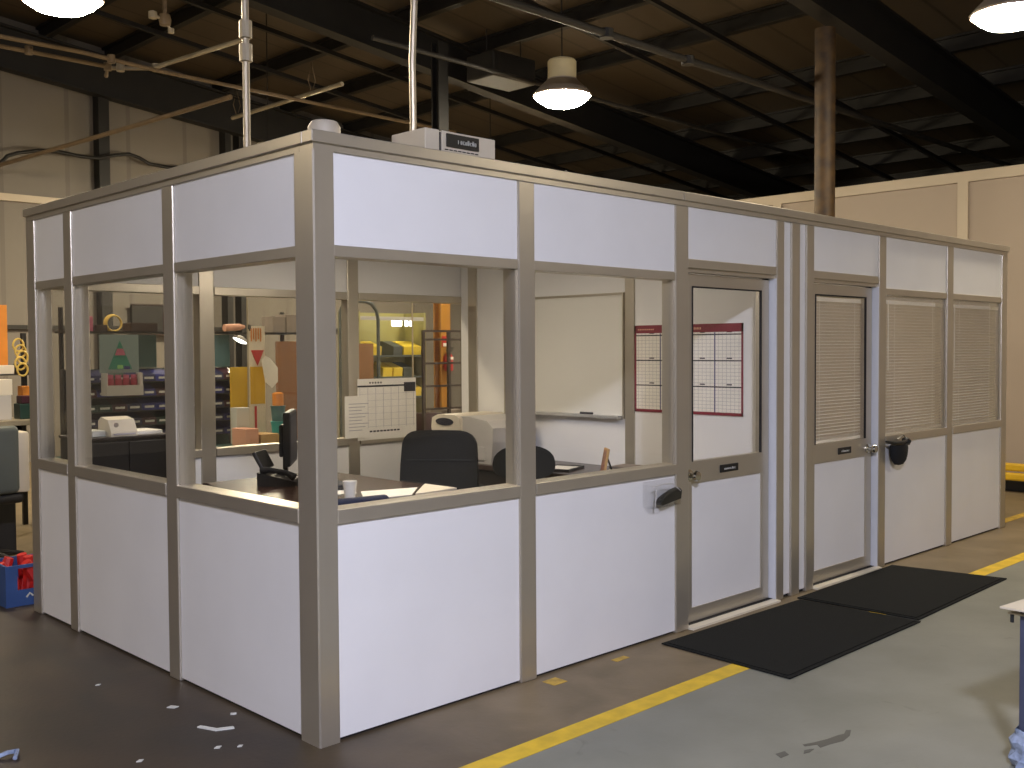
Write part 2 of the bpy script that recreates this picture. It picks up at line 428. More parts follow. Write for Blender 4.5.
def door(x0, x1, st, knob_x, plate, seed):
    bx(x0, x1, .012, .088, 2.072, H).build('upper_panel', 'panel', ob)
    bx(x0, x1, .003, .1, 2.022, 2.072, .003).build('head_rail', 'post', ob)
    bx(x0, x1, .02, .1, 2.0, 2.022).build('door_stop', 'post', ob)
    bx(x0, x1, -.03, .1, 0, .012).build('door_sill', 'sillmetal', ob)
    y0, y1 = .05, .09
    a, b = x0 + .012, x1 - .014
    mb = MB().box(a, a + st, y0, y1, .016, 1.992).box(b - st, b, y0, y1, .016, 1.992)
    mb.box(a + st, b - st, y0, y1, 1.926, 1.992).box(a + st, b - st, y0, y1, .806, .932).box(a + st, b - st, y0, y1, .016, .095)
    d = mb.build('door', 'post', ob)
    bx(a + st, b - st, y0 + .008, y1 - .008, .095, .806).build('door_panel', 'panel', d)
    bx(a + st, b - st, y0 + .014, y0 + .02, .932, 1.926).build('door_pane', 'pane', d)
    g = .008
    MB().box(a + st, a + st + g, y0 - .004, y0 + .01, .932, 1.926).box(b - st - g, b - st, y0 - .004, y0 + .01, .932, 1.926) \
        .box(a + st + g, b - st - g, y0 - .004, y0 + .01, 1.918, 1.926).build('glazing_bead', 'dark', d)
    px0, px1 = plate
    s = bx(px0, px1, y0 - .007, y0, .845, .890, .002).build('name_plate', 'black', d)
    t = MB(); strokes(t, px0 + (px1 - px0) * .2, px1 - (px1 - px0) * .16, .860, .874, y0 - .007, 9, seed); t.build('lettering', 'label', d)
    R = Matrix.Translation((knob_x, y0, .857)) @ Matrix.Rotation(math.pi / 2, 4, 'X')
    MB().lathe([(0, 0), (.034, 0), (.034, .006), (.014, .01), (.012, .032), (.026, .04), (.031, .054), (.026, .066), (0, .07)], m=R, n=22).build('door_knob', 'chrome', d, smooth=True)
    bx(x1 - .014, x1, .06, .1, .012, 2.0).build('door_jamb', 'dark', ob)
    bx(x0, x0 + .012, .06, .1, .012, 2.0).build('door_jamb', 'dark', ob)
    bx(x1 - .006, x1 - .0005, .004, .058, .012, 2.0).build('lit_reveal_strip', 'lit_reveal', ob)  # pale strip painting the light that falls on the post's side reveal
    return d
door(2.444, 3.356, .085, 2.512, (2.815, 3.0), 3)
door(3.803, 4.700, .085, 4.632, (4.21, 4.385), 5)

# ------------------------------------------------------------------ window blinds of the far office
def blind(x0, x1, y, z0, z1, label, tilt=48):
    z0 = max(z0, .948); z1 = min(z1, 1.944)
    b = thing('window_blind', label, 'blind', ((x0 + x1) / 2, y, z0))
    bx(x0, x1, y - .012, y + .014, z1 - .03, z1, .002).build('head_rail', 'blinds', b)
    mb = MB(); n = int((z1 - z0 - .05) / .0225)
    for k in range(n):
        z = z0 + .025 + k * .0225
        m = Matrix.Translation((0, y, z)) @ Matrix.Rotation(math.radians(-tilt), 4, 'X')
        mb.box(x0 + .004, x1 - .004, -.0125, .0125, -.0006, .0006, m=m)
    mb.build('slats', 'blinds', b)
    bx(x0, x1, y - .01, y + .01, z0, z0 + .014, .002).build('bottom_rail', 'blinds', b)
    for q in (.18, .82):
        xx = x0 + (x1 - x0) * q
        bx(xx - .001, xx + .001, y - .015, y - .013, z0, z1).build('ladder_cord', 'paper', b)
    MB().tube([(x0 + .07, y - .018, z1 - .03), (x0 + .07, y - .02, z0 + .45)], .004, 6).build('tilt_wand', 'paper', b)
    return b
blind(4.822, 5.822, .046, .95, 1.97, 'closed tan mini blind in the window beside the black hanging cap')
blind(5.966, 6.927, .046, .95, 1.97, 'closed tan mini blind in the last window at the far end')
blind(3.90, 4.655, .107, .95, 1.97, 'closed pale mini blind behind the glass of the far door')

tf = thing('fill_ceiling_light', 'unseen flat ceiling light added to brighten the near office', 'lamp', (1.75, 1.55, 2.33))  # unseen fixture, added to lift the light inside the near office
MB().box(1.13, 2.37, 1.23, 1.87, 2.335, 2.36, .003).build('frame', 'alu', tf)
bx(1.16, 2.34, 1.26, 1.84, 2.330, 2.336).build('diffuser', 'office_fill', tf)

tf = thing('fill_ceiling_light', 'unseen flat ceiling light added to brighten the far blinded office', 'lamp', (5.2, 1.55, 2.33))  # unseen fixture, added so the room behind the blinds is not dark
MB().box(4.58, 5.82, 1.23, 1.87, 2.335, 2.36, .003).build('frame', 'alu', tf)
bx(4.61, 5.79, 1.26, 1.84, 2.330, 2.336).build('diffuser', 'office_fill', tf)

# ------------------------------------------------------------------ things on and around the front
def floor_mat(q, label):
    cx, cy = sum(a for a, b in q) / 4, sum(b for a, b in q) / 4
    t = thing('floor_mat', label, 'mat', (cx, cy, .002))
    MB().prism(q, 'z', .002, .008).build('mat_border', 'matt', t)
    MB().prism([(a + (cx - a) * .03, b + (cy - b) * .06) for a, b in q], 'z', .008, .012).build('mat_pile', 'matt', t)
floor_mat([(2.10, -.072), (3.47, -.095), (3.49, -.855), (2.06, -.865)], 'black doormat lying in front of the nearer door')
floor_mat([(3.50, -.06), (4.845, -.034), (4.965, -.785), (3.52, -.83)], 'black doormat lying in front of the farther door')

# clear wall pocket with a black glove beside the first door
wp = thing('wall_pocket', 'clear plastic pocket fixed to the panel left of the nearer door', 'holder', (2.16, .008, .73))
MB().box(2.05, 2.33, -.002, .011, .73, .865).build('pocket_back', 'clear', wp)
MB().prism([(2.05, .73), (2.30, .73), (2.30, .80), (2.23, .845), (2.16, .85), (2.05, .845)], 'y', -.052, -.048).build('pocket_front', 'clear', wp)
MB().box(2.046, 2.05, -.052, .011, .73, .85).box(2.30, 2.304, -.052, .0, .73, .80).box(2.05, 2.30, -.052, -.002, .726, .73).build('pocket_side', 'clear', wp)
MB().tube([(2.05, -.05, .845), (2.16, -.05, .85), (2.23, -.05, .845), (2.30, -.05, .80)], .0025, 6).tube([(2.075, -.05, .735), (2.09, -.05, .84)], .003, 6).build('pocket_rim', 'lgrey', wp)
gl = MB()
gl.prism([(2.13, .745), (2.145, .735), (2.31, .757), (2.318, .80), (2.30, .815), (2.24, .803), (2.20, .79), (2.155, .772)], 'y', -.046, -.006)
gl.tube([(2.15, -.026, .76), (2.19, -.03, .782), (2.25, -.03, .795), (2.31, -.028, .805)], [.012, .016, .018, .014], 8)
tag(gl.build('safety_glove', 'black', smooth=True), 'black rubbery glove lying in the clear pocket beside the nearer door', 'glove')

cp = thing('baseball_hat', 'black cap hanging on the panel right of the farther door', 'cap', (5.06, -.002, .73))
HAT = cp
mb = MB()
prof = [(.0, -.098), (.045, -.09), (.075, -.06), (.088, -.02), (.094, .03), (.088, .06), (.05, .075), (0, .08)]
mb.lathe([(max(0, r), z) for r, z in prof], n=24, m=Matrix.Translation((5.05, -.045, .815)) @ Matrix.Diagonal((1.2, .5, .95, 1)))
mb.build('crown', 'blackfab', cp, smooth=True)
MB().lathe([(0, 0), (.03, .004), (.034, .03), (.02, .045), (0, .048)], n=18, m=Matrix.Translation((5.145, -.05, .87)) @ Matrix.Rotation(.5, 4, 'Y')).build('buckle', 'black', cp, smooth=True)
MB().tube([(4.85, -.045, .905), (4.93, -.075, .89), (5.03, -.085, .888), (5.12, -.07, .9)], [.008, .014, .014, .008], 10).build('brim', 'black', cp, smooth=True)
MB().tube([(5.10, -.008, .905), (5.16, -.03, .93), (5.18, -.05, .89)], .004, 6).build('strap', 'black', cp)

HAT.location.x -= .13
# box on the booth roof with its black label
rb = thing('control_box', 'long beige control box with black label lying on the booth roof edge', 'box', (.87, .2, 2.41))
bx(.762, 1.088, .12, .36, 2.41, 2.557, .004).build('box_body', 'beige', rb)
bx(.663, .746, .12, .36, 2.41, 2.557, .004).build('box_end', 'beige', rb)
bx(.746, .762, .13, .35, 2.41, 2.55).build('box_seam', 'dark', rb)
pl = bx(.785, .979, .113, .12, 2.488, 2.546).build('label_plate', 'black', rb)
t = MB(); strokes(t, .85, .965, 2.505, 2.528, .113, 8, 11); t.build('lettering', 'label', pl)
mb = MB()
for k in range(8): mb.box(.778 + k * .026, .796 + k * .026, .117, .1205, 2.4725, 2.4765)
mb.build('vent_slots', 'dark', rb)
vc = thing('roof_vent', 'small round beige vent cap on the booth roof behind the corner', 'vent', (.46, .6, 2.41))
MB().lathe([(.05, 2.41), (.05, 2.54), (.075, 2.545), (.075, 2.60), (.06, 2.625), (0, 2.63)], (.46, .6, 0), 24).build('vent_cap', 'beige', vc, smooth=True)

# ------------------------------------------------------------------ inside the near office
# planner on the party wall
yc = thing('year_planner', 'maroon-bordered year planner hanging on the partition, seen through nearer door', 'calendar', (3.405, .72, 1.13))
y0, y1, z0, z1 = .275, 1.160, 1.135, 1.735
bx(3.404, 3.409, y0, y1, z0, z1).build('sheet', 'paper', yc)
MB().box(3.402, 3.405, y0, y1, z1 - .055, z1).build('header_band', 'maroon', yc)
MB().box(3.402, 3.4045, y0, y1, z0, z0 + .02).box(3.402, 3.4045, y0, y0 + .014, z0, z1).box(3.402, 3.4045, y1 - .014, y1, z0, z1).build('border', 'maroon', yc)
mb = MB(); hh = (z1 - .065 - z0 - .02) / 3
for k in range(3):
    zz = z0 + .02 + (k + 1) * hh
    mb.box(3.4028, 3.4045, y0 + .014, y1 - .014, zz - .010, zz - .002)
    for c in range(4):
        yy = y1 - .06 - c * .21 - .04
        mb.box(3.4028, 3.4045, yy - .07, yy - .03, zz + .006, zz + .014)
mb.build('month_bars', 'ink', yc)
mb = MB()
for c in (1, 2, 3): mb.box(3.4028, 3.4045, y1 - c * .2228 - .004, y1 - c * .2228 + .004, z0 + .02, z1 - .057)
mb.build('column_lines', 'blueline', yc)
mb = MB()
for k in range(1, 21):
    if k % 7: mb.box(3.4033, 3.4042, y0 + .014, y1 - .014, z0 + .02 + k * (z1 - .1 - z0) / 21 - .001, z0 + .02 + k * (z1 - .1 - z0) / 21 + .001)
for k in range(1, 28): mb.box(3.4033, 3.4042, y0 + k * (y1 - y0) / 28 - .0008, y0 + k * (y1 - y0) / 28 + .0008, z0 + .02, z1 - .057)
mb.build('grid', 'ink2', yc)
mb = MB()
for k in range(6): mb.box(3.4012, 3.402, .66 - k * .012, .667 - k * .012, z1 - .036, z1 - .022)
for k in range(9): mb.box(3.4012, 3.402, 1.12 - k * .016, 1.13 - k * .016, z1 - .034, z1 - .025)
mb.build('lettering', 'pink', yc)

wbd = thing('whiteboard', 'blank whiteboard with thin metal frame mounted on the partition wall', 'whiteboard', (3.40, 1.8, 1.08))
bx(3.392, 3.409, 1.26, 2.39, 1.10, 1.955).build('writing_surface', 'board', wbd)
MB().box(3.386, 3.409, 1.25, 2.395, 1.955, 1.972).box(3.386, 3.409, 1.25, 1.262, 1.08, 1.955).box(3.386, 3.409, 2.388, 2.395, 1.08, 1.955).build('frame', 'post', wbd)
tr = bx(3.345, 3.409, 1.27, 2.38, 1.078, 1.10, .003).build('pen_tray', 'alu', wbd)
MB().tube([(3.365, 1.52, 1.108), (3.365, 1.64, 1.108)], .008, 8).build('marker', 'ink', wbd)

# desk
dk = thing('desk', 'dark wooden bow-fronted desk in the office, covered with papers and phone', 'desk', (1.35, 1.9, 0))
def arc_edge():
    p = [(1.75, 1.12), (1.75, 2.55), (.84, 2.545)]
    for k in range(13):
        t = k / 12; yy = 2.53 - t * 1.35
        p.append((.86 - .10 * math.sin(math.pi * t) - .0 + (.10 if t > .92 else 0), yy))
    return p + [(1.0, 1.12)]
MB().prism(arc_edge(), 'z', .715, .75).build('desktop', 'wood', dk)
MB().box(1.06, 1.09, 1.3, 2.5, .12, .715).build('modesty_panel', 'woodblk', dk)
for yy in (1.2, 2.12): bx(1.06, 1.7, yy, yy + .42, .04, .715, .004).build('drawer_pedestal', 'woodblk', dk)
for yy in (1.2, 2.12):
    for zz in (.25, .46, .64): MB().tube([(1.715, yy + .14, zz), (1.715, yy + .28, zz)], .007, 6).build('drawer_handle', 'chrome', dk)

def slab_paper(name, pts, z, label, matn='paper', cat='paper', th=.004, group=None):
    return tag(MB().prism(pts, 'z', z, z + th).build(name, matn), label, cat, group)
slab_paper('paper_sheet', [(1.10, 1.20), (1.40, 1.16), (1.62, 1.38), (1.28, 1.48)], .7505, 'white paper sheets spread on the desk beside the cup')
slab_paper('open_folder', [(1.45, 1.13), (1.74, 1.16), (1.73, 1.44), (1.66, 1.38), (1.42, 1.15)], .7505, 'cream open folder at the desk edge in front of the black chair', 'cream', 'folder', .01)
slab_paper('loose_paper', [(1.06, 1.50), (1.22, 1.44), (1.34, 1.62), (1.18, 1.70)], .7505, 'white paper lying behind the cup on the desk')
cup = thing('paper_cup', 'white disposable cup standing on the near corner of the desk', 'cup', (1.06, 1.29, .7505))
MB().lathe([(0, .7505), (.028, .7505), (.040, .85), (.037, .85), (.026, .757), (0, .757)], (1.075, 1.30, 0), 24).build('cup_body', 'paper', cup, smooth=True)

# telephone with raised display, and flat monitor beside it
ph = thing('desk_phone', 'black desk telephone with raised screen on the desk by left window', 'phone', (1.15, 2.12, .7505), math.radians(40))
MB().prism([(-.12, 0), (.12, 0), (.12, .085), (-.12, .03)], 'x', -.115, .115).build('phone_base', 'black', ph, local=True)
MB().box(-.10, .10, -.012, .012, 0, .12, .006, m=Matrix.Translation((0, .09, .10)) @ Matrix.Rotation(-.5, 4, 'X')).build('display', 'black', ph, local=True)
MB().tube([(-.095, -.11, .055), (-.095, -.06, .082), (-.095, .05, .10), (-.095, .10, .095)], [.026, .017, .017, .026], 10).build('handset', 'blackfab', ph, local=True, smooth=True)
mb = MB()
for i in range(3):
    for j in range(4): mb.box(-.03 + i * .04, 0 + i * .04, -.09 + j * .035, -.065 + j * .035, .034 + j * .0145, .042 + j * .0145)
mb.build('keypad', 'lgrey', ph, local=True)
mo = thing('monitor', 'black computer monitor turned edge-on on the desk behind the corner post', 'monitor', (1.33, 2.31, .7505), math.radians(52))
MB().box(-.21, .21, -.022, .022, .10, .44, .008).box(-.19, .19, .022, .05, .16, .36, .01).build('screen_housing', 'black', mo, local=True)
MB().box(-.195, .195, -.0245, -.022, .125, .425).build('screen', 'ink', mo, local=True)
MB().box(-.03, .03, .015, .045, .01, .2, .004).build('stand', 'black', mo, local=True)
MB().box(-.12, .12, -.07, .10, 0, .014, .004).build('monitor_foot', 'black', mo, local=True)
kb = thing('keyboard', 'black keyboard lying on the desk beside the corner post', 'keyboard', (1.30, 1.80, .7505), math.radians(68))
MB().prism([(-.075, 0), (.075, 0), (.075, .028), (-.075, .014)], 'x', -.21, .21).build('keyboard_case', 'black', kb, local=True)
mb = MB()
for i in range(13):
    for j in range(5): mb.box(-.195 + i * .03, -.171 + i * .03, -.064 + j * .026, -.044 + j * .026, .014 + j * .0024, .026 + j * .0024)
mb.build('keys', 'ink', kb, local=True)

# chairs
def office_chair(loc, rz, label, fab='blackfab', arms=True, seat_z=.47, bw=.5, bh=(.56, 1.03), low=False):
    c = thing('office_chair', label, 'chair', loc, rz)
    MB().box(-.25, .25, -.25, .24, seat_z - .06, seat_z + .03, .035, seg=3).build('seat', fab, c, local=True, smooth=True)
    b0, b1 = bh; R = Matrix.Translation((0, .27, b0)) @ Matrix.Rotation(math.radians(-8), 4, 'X')
    h = b1 - b0
    pr = []
    for k in range(24):
        a = 2 * math.pi * k / 24; ex = .36 if not low else .8
        ca, sa = math.cos(a), math.sin(a)
        pr.append((bw / 2 * math.copysign(abs(ca) ** ex, ca) * (1 - .09 * sa), h / 2 + h / 2 * math.copysign(abs(sa) ** ex, sa)))
    mb = MB().prism(pr, 'y', -.035, .05, m=R)
    es = [e for e in mb.bm.edges if len(e.link_faces) == 2 and e.calc_face_angle(0) > 1.2]
    bmesh.ops.bevel(mb.bm, geom=es, offset=.02, segments=3, affect='EDGES', profile=.5)
    mb.build('backrest', fab, c, local=True, smooth=True)
    if not low:
        MB().box(-bw * .43, bw * .43, -.039, -.034, h * .56, h * .575, m=R).build('back_seam', 'black', c, local=True)
    MB().box(-.03, .03, .25, .29, seat_z - .05, b0 + .12, .006).build('back_bracket', 'black', c, local=True)
    if arms:
        for s in (-1, 1):
            MB().tube([(s * .24, -.1, seat_z - .02), (s * .31, -.08, seat_z), (s * .31, -.1, seat_z + .18), (s * .31, .14, seat_z + .20), (s * .29, .24, seat_z + .12)], .016, 8).build('armrest', 'black', c, local=True, smooth=True)
    MB().lathe([(.045, .1), (.045, .22), (.028, .22), (.028, seat_z - .05), (0, seat_z - .05)], n=16).build('gas_post', 'black', c, local=True)
    for k in range(5):
        a = 2 * math.pi * k / 5 + .3
        MB().tube([(.03 * math.cos(a), .03 * math.sin(a), .13), (.28 * math.cos(a), .28 * math.sin(a), .085)], [.022, .014], 8).build('base_arm', 'black', c, local=True)
        MB().lathe([(0, -.012), (.03, -.012), (.03, .012), (0, .012)], n=14, m=Matrix.Translation((.27 * math.cos(a), .27 * math.sin(a), .032)) @ Matrix.Rotation(a, 4, 'Z') @ Matrix.Rotation(math.pi / 2, 4, 'X')).build('caster', 'black', c, local=True)
    return c
# rz: local -y is where the sitter looks
office_chair((2.08, 1.80, 0), math.radians(-50), 'black padded high-backed office chair standing behind the desk', seat_z=.46, bw=.53, bh=(.55, 1.025))
office_chair((2.43, 1.27, 0), math.radians(-42), 'small black office chair with low rounded back beside the dark credenza', arms=False, seat_z=.44, bw=.42, bh=(.70, .93), low=True)
vc2 = thing('visitor_chair', 'navy upholstered visitor chair tucked in front of the desk by the corner', 'chair', (.74, 1.14, 0), math.radians(172))
MB().box(-.24, .24, -.22, .22, .41, .48, .03, seg=3).build('seat', 'navy', vc2, local=True, smooth=True)
MB().box(-.27, .27, -.03, .03, 0, .42, .025, seg=3, m=Matrix.Translation((0, .24, .42)) @ Matrix.Rotation(-.15, 4, 'X')).build('backrest', 'navy', vc2, local=True, smooth=True)
for sx in (-1, 1):
    for sy in (-1, 1): MB().tube([(sx * .2, sy * .18, .42), (sx * .22, sy * .22, 0)], .012, 8).build('leg', 'black', vc2, local=True)

# credenza along the partition with printer and desk-top things
cr = thing('credenza', 'low dark brown credenza along the partition wall, printer on top', 'credenza', (3.08, 1.8, 0))
bx(2.80, 3.39, .72, 2.72, .70, .735, .004).build('credenza_top', 'wood', cr)
bx(2.84, 3.38, .75, 2.69, .05, .70).build('carcass', 'woodblk', cr)
bx(2.88, 3.36, .79, 2.65, 0, .05).build('plinth', 'black', cr)
for k in range(4):
    y = .76 + k * .482
    d = bx(2.825, 2.84, y, y + .47, .07, .69, .003).build('credenza_door', 'woodblk', cr)
    MB().tube([(2.812, y + .42, .45), (2.812, y + .42, .58)], .006, 6).build('handle', 'chrome', d)
pr = thing('laser_printer', 'cream and grey laser printer standing on the dark credenza', 'printer', (3.05, 2.3, .7355))
MB().prism([(2.06, .7355), (2.60, .7355), (2.62, .95), (2.66, 1.0), (2.66, 1.03), (2.56, 1.07), (2.30, 1.075), (2.10, 1.05), (2.04, 1.0), (2.04, .9)], 'x', 2.86, 3.3).build('printer_body', 'lgrey', pr)
MB().prism([(2.37, .93), (2.68, .93), (2.70, .98), (2.69, 1.055), (2.62, 1.083), (2.42, 1.083), (2.37, 1.06)], 'x', 2.83, 3.32).build('scanner_cover', 'cream', pr)
MB().lathe([(0, -.006), (.1, -.006), (.1, .006), (0, .006)], n=24, m=Matrix.Translation((2.829, 2.54, 1.03)) @ Matrix.Rotation(math.pi / 2, 4, 'Y') @ Matrix.Diagonal((.28, 1, 1, 1))).build('output_tray', 'ink', pr)
MB().box(2.826, 2.832, 2.45, 2.58, .952, .962).build('paper_slot', 'ink', pr)
MB().box(2.85, 2.862, 2.12, 2.54, .76, .86, .004).build('paper_drawer', 'lgrey', pr)

pf = thing('photo_frame', 'small upright photo frame leaning back on the credenza near the front window', 'photo frame', (2.95, 1.07, .7355), math.radians(-128))
R = Matrix.Rotation(-.18, 4, 'X')
MB().box(-.06, .06, -.008, .008, 0, .18, .003, m=R).build('frame', 'tan', pf, local=True)
MB().box(-.048, .048, -.0105, -.008, .014, .166, m=R).build('photograph', 'amber', pf, local=True)
MB().box(-.02, .02, 0, .006, 0, .14, m=Matrix.Translation((0, .07, 0)) @ Matrix.Rotation(.34, 4, 'X')).build('easel_leg', 'black', pf, local=True)
tb = thing('document_frame', 'flat black-edged frame lying on the credenza behind the window', 'frame', (3.02, 1.50, .7355), math.radians(20))
MB().box(-.14, .14, -.11, -.095, 0, .014).box(-.14, .14, .095, .11, 0, .014).box(-.14, -.125, -.095, .095, 0, .014).box(.125, .14, -.095, .095, 0, .014).build('frame', 'black', tb, local=True)
MB().box(-.125, .125, -.095, .095, 0, .007).build('document', 'paper', tb, local=True)
for k, (dx, c, lb) in enumerate(((0, 'ink', 'dark book at the bottom of the small stack by the window'), (.012, 'paper', 'white pad in the middle of the small stack by the window'), (-.008, 'greybox', 'grey book on top of the small stack by the window'))):
    t = thing('book', lb, 'book', (3.17 + dx, .98 + dx, .7355 + k * .016), .2 + dx * 8)
    MB().box(-.1, .1, -.14, .14, 0, .002).box(-.1, .1, -.14, .14, .0128, .0148).box(-.1, -.097, -.14, .14, .002, .0128).build('cover', c, t, local=True)
    MB().box(-.096, .096, -.136, .136, .0021, .0127).build('pages', 'paper', t, local=True)
tag(bx(2.86, 2.96, .93, 1.0, .7355, .75, .003).build('note_pad', 'paper'), 'small white note pad in front of the photo frame', 'note pad')

# papers taped to the rear window
wc = thing('wall_calendar', 'large white planning calendar taped to the rear window of the office', 'calendar', (2.67, 2.985, .885))
MB().box(2.39, 2.955, 2.982, 2.986, .885, 1.352).build('sheet', 'paper', wc)
MB().box(2.39, 2.84, 2.979, 2.983, 1.290, 1.302).build('header_line', 'ink', wc)
bx(2.835, 2.945, 2.978, 2.983, 1.246, 1.318).build('date_block', 'ink', wc)
mb = MB()
for k in range(9): mb.box(2.50 + k * .033, 2.522 + k * .033, 2.979, 2.983, .943, .955)
for k in range(5): mb.box(2.50 + k * .026, 2.512 + k * .026, 2.979, 2.983, 1.315, 1.328)
mb.build('printed_marks', 'ink', wc)
mb = MB()
for k in range(6): mb.box(2.40, 2.945, 2.980, 2.983, .985 + k * .05, .9865 + k * .05)
for k in range(8): mb.box(2.41 + k * .074, 2.4115 + k * .074, 2.980, 2.983, .975, 1.285)
mb.build('grid', 'ink2', wc)
nt = thing('notice_sheet', 'white notice sheet taped over the left edge of the calendar', 'paper', (2.36, 2.97, .91))
MB().box(2.265, 2.475, 2.970, 2.974, .905, 1.222).build('sheet', 'paper', nt)
mb = MB()
for k in range(9): mb.box(2.30, 2.30 + .12 + .03 * (k % 3), 2.968, 2.971, .96 + k * .025, .965 + k * .025)
mb.build('printed_lines', 'ink2', nt)

wc.location.x -= .045; wc.location.z += .004; nt.location.x -= .045; nt.location.z += .008
# low black cabinet in the rear left corner with the white machine on top
bc = thing('storage_cabinet', 'black storage cabinet in the rear left office corner', 'cabinet', (.4, 2.78, 0))
bx(.14, .63, 2.59, 2.985, .04, 1.055).build('carcass', 'black', bc)
bx(.13, .645, 2.57, 2.988, 1.055, 1.072, .003).build('cabinet_top', 'woodblk', bc)
for a in (.148, .39):
    d = bx(a, a + .235, 2.572, 2.59, .07, 1.04, .003).build('cabinet_door', 'black', bc)
    MB().tube([(a + .04, 2.56, .5), (a + .04, 2.56, .62)], .006, 6).build('handle', 'black', d)
bx(.16, .61, 2.61, 2.97, 0, .04).build('plinth', 'black', bc)
lp = thing('label_printer', 'small white label printer standing on the black storage cabinet', 'printer', (.36, 2.68, 1.0725))
MB().prism([(2.575, 1.0725), (2.76, 1.0725), (2.76, 1.16), (2.72, 1.185), (2.62, 1.17), (2.575, 1.10)], 'x', .28, .44).build('printer_body', 'cream', lp)
bx(.295, .425, 2.566, 2.576, 1.083, 1.092).build('paper_slot', 'ink2', lp)
MB().lathe([(0, 0), (.014, 0), (.014, .004), (0, .004)], n=14, m=Matrix.Translation((.32, 2.597, 1.14)) @ Matrix.Rotation(1.2, 4, 'X')).build('button', 'greybox', lp)
tag(bx(.455, .62, 2.62, 2.84, 1.0725, 1.095, .003).build('paper_stack', 'paper'), 'stack of cream papers on the black cabinet beside the label printer', 'paper')
tag(bx(.19, .27, 2.63, 2.80, 1.0725, 1.11, .004).build('card_box', 'label'), 'small pale card box at the left end of the black cabinet', 'box')

# ------------------------------------------------------------------ the shop behind the booth
bins_done = {}
def bin_thing(x, y, z, colr, desc):
    key = colr
    if key in bins_done:
        root, kids = bins_done[key]
        return dup(root, kids, (x, y, z))
    t = thing('parts_bin', f'{desc} parts bin with white label in the rack behind the office', 'bin', (x, y, z), 0, f'{desc} parts bins')
    mb = MB()
    mb.prism([(-.11, 0), (.09, 0), (.09, .1), (.06, .1), (-.09, .055)], 'x', -.062, .062)
    b = mb.build('bin_body', colr, t, local=True)
    l = MB().box(-.04, .04, -.1085, -.1045, .018, .036).build('label_card', 'label', t, local=True)
    bins_done[key] = (t, [(b, []), (l, [])])
    return t
rk = thing('bin_rack', 'louvered rack full of dark parts bins standing behind the office', 'rack', (1.75, 5.15, 0))
bx(1.06, 2.50, 5.225, 5.255, .3, 1.43).build('back_board', 'tealdk', rk)
for x in (1.05, 1.78, 2.49): bx(x - .02, x + .02, 5.26, 5.33, 0, 1.43).build('upright', 'steel', rk)
for k in range(5): bx(1.06, 2.50, 5.0, 5.22, .826 + k * .122, .836 + k * .122).build('shelf', 'steel', rk)
rd = random.Random(4)
for k in range(5):
    for i in range(11):
        r = rd.random()
        c, dsc = ('bluedk', 'dark blue') if r < .5 else ('blue', 'bright blue') if r < .7 else ('bingreen', 'dark green') if r < .86 else ('binred', 'dark red')
        bin_thing(1.14 + i * .127, 5.115, .8365 + k * .122, c, dsc)
bench = thing('work_bench', 'long dark work bench standing behind the office below the bin rack', 'bench', (2.0, 4.75, 0))
bx(.75, 3.3, 4.45, 4.98, .70, .745, .004).build('bench_top', 'tealdk', bench)
for x in (.8, 3.22):
    for y in (4.5, 4.9): bx(x, x + .05, y, y + .05, 0, .70).build('leg', 'steel', bench)
bx(.85, 3.2, 4.9, 4.92, .1, .68).build('modesty_panel', 'tealdk', bench)

# display board with a tree picture above the bins
db = thing('display_board', 'grey-green display board with a tree picture resting on the pale jar tray', 'board', (1.37, 4.95, 1.40))
bx(1.205, 1.53, 4.94, 4.96, 1.4005, 1.715).build('board', 'tealgrey', db)
MB().prism([(1.37, 1.665), (1.27, 1.43), (1.47, 1.43)], 'y', 4.935, 4.94).build('tree_shape', 'green', db)
MB().prism([(1.345, 1.60), (1.395, 1.60), (1.415, 1.545), (1.325, 1.545)], 'y', 4.932, 4.9355).build('pink_band', 'rose', db)
bx(1.345, 1.39, 4.931, 4.9355, 1.435, 1.465).build('lime_spot', 'lime', db)
bx(1.40, 1.45, 4.931, 4.9355, 1.43, 1.455).build('blue_spot', 'blue', db)
bt = thing('hanging_tray', 'pale tray holding red jars in front of the bin rack', 'tray', (1.38, 4.98, 1.22))
MB().box(1.225, 1.53, 4.86, 4.98, 1.215, 1.225).box(1.225, 1.53, 4.86, 4.866, 1.225, 1.30).box(1.225, 1.235, 4.866, 4.98, 1.225, 1.40).box(1.52, 1.53, 4.866, 4.98, 1.225, 1.40).build('tray_body', 'lgrey', bt)
for s in (1.24, 1.50): bx(s, s + .02, 4.98, 5.0, 1.215, 1.24).build('hook', 'steel', bt)
for k in range(4):
    t = thing('red_jar', 'red and pink jar standing in the pale tray by the bins', 'jar', (1.28 + k * .066, 4.925, 1.2255), 0, 'red jars in the tray')
    MB().lathe([(0, 0), (.028, 0), (.028, .12), (.022, .13), (0, .13)], n=14).build('jar_body', 'maroon', t, local=True, smooth=True)
    MB().lathe([(0, .13), (.024, .13), (.024, .16), (0, .16)], n=14).build('lid', 'rose', t, local=True)
tag(bx(1.545, 1.78, 5.14, 5.19, 1.435, 1.72).build('green_panel', 'tealdk'), 'dark green panel standing right of the tree display board', 'panel')
dp = thing('dark_screen', 'large dark wall board hanging on the far shop wall', 'board', (3.9, 11.9, 2.0))
tag(bx(2.28, 2.48, 5.14, 5.19, 1.435, 1.72).build('teal_panel', 'teal'), 'teal panel standing behind the bench left of the yellow panels', 'panel')
bx(4.58, 5.5, 11.86, 11.93, 1.84, 2.28).build('board', 'steelbk', dp); MB().box(4.56, 5.52, 11.84, 11.865, 2.28, 2.30).box(4.56, 5.52, 11.84, 11.865, 1.82, 1.84).build('frame', 'rackbr', dp)

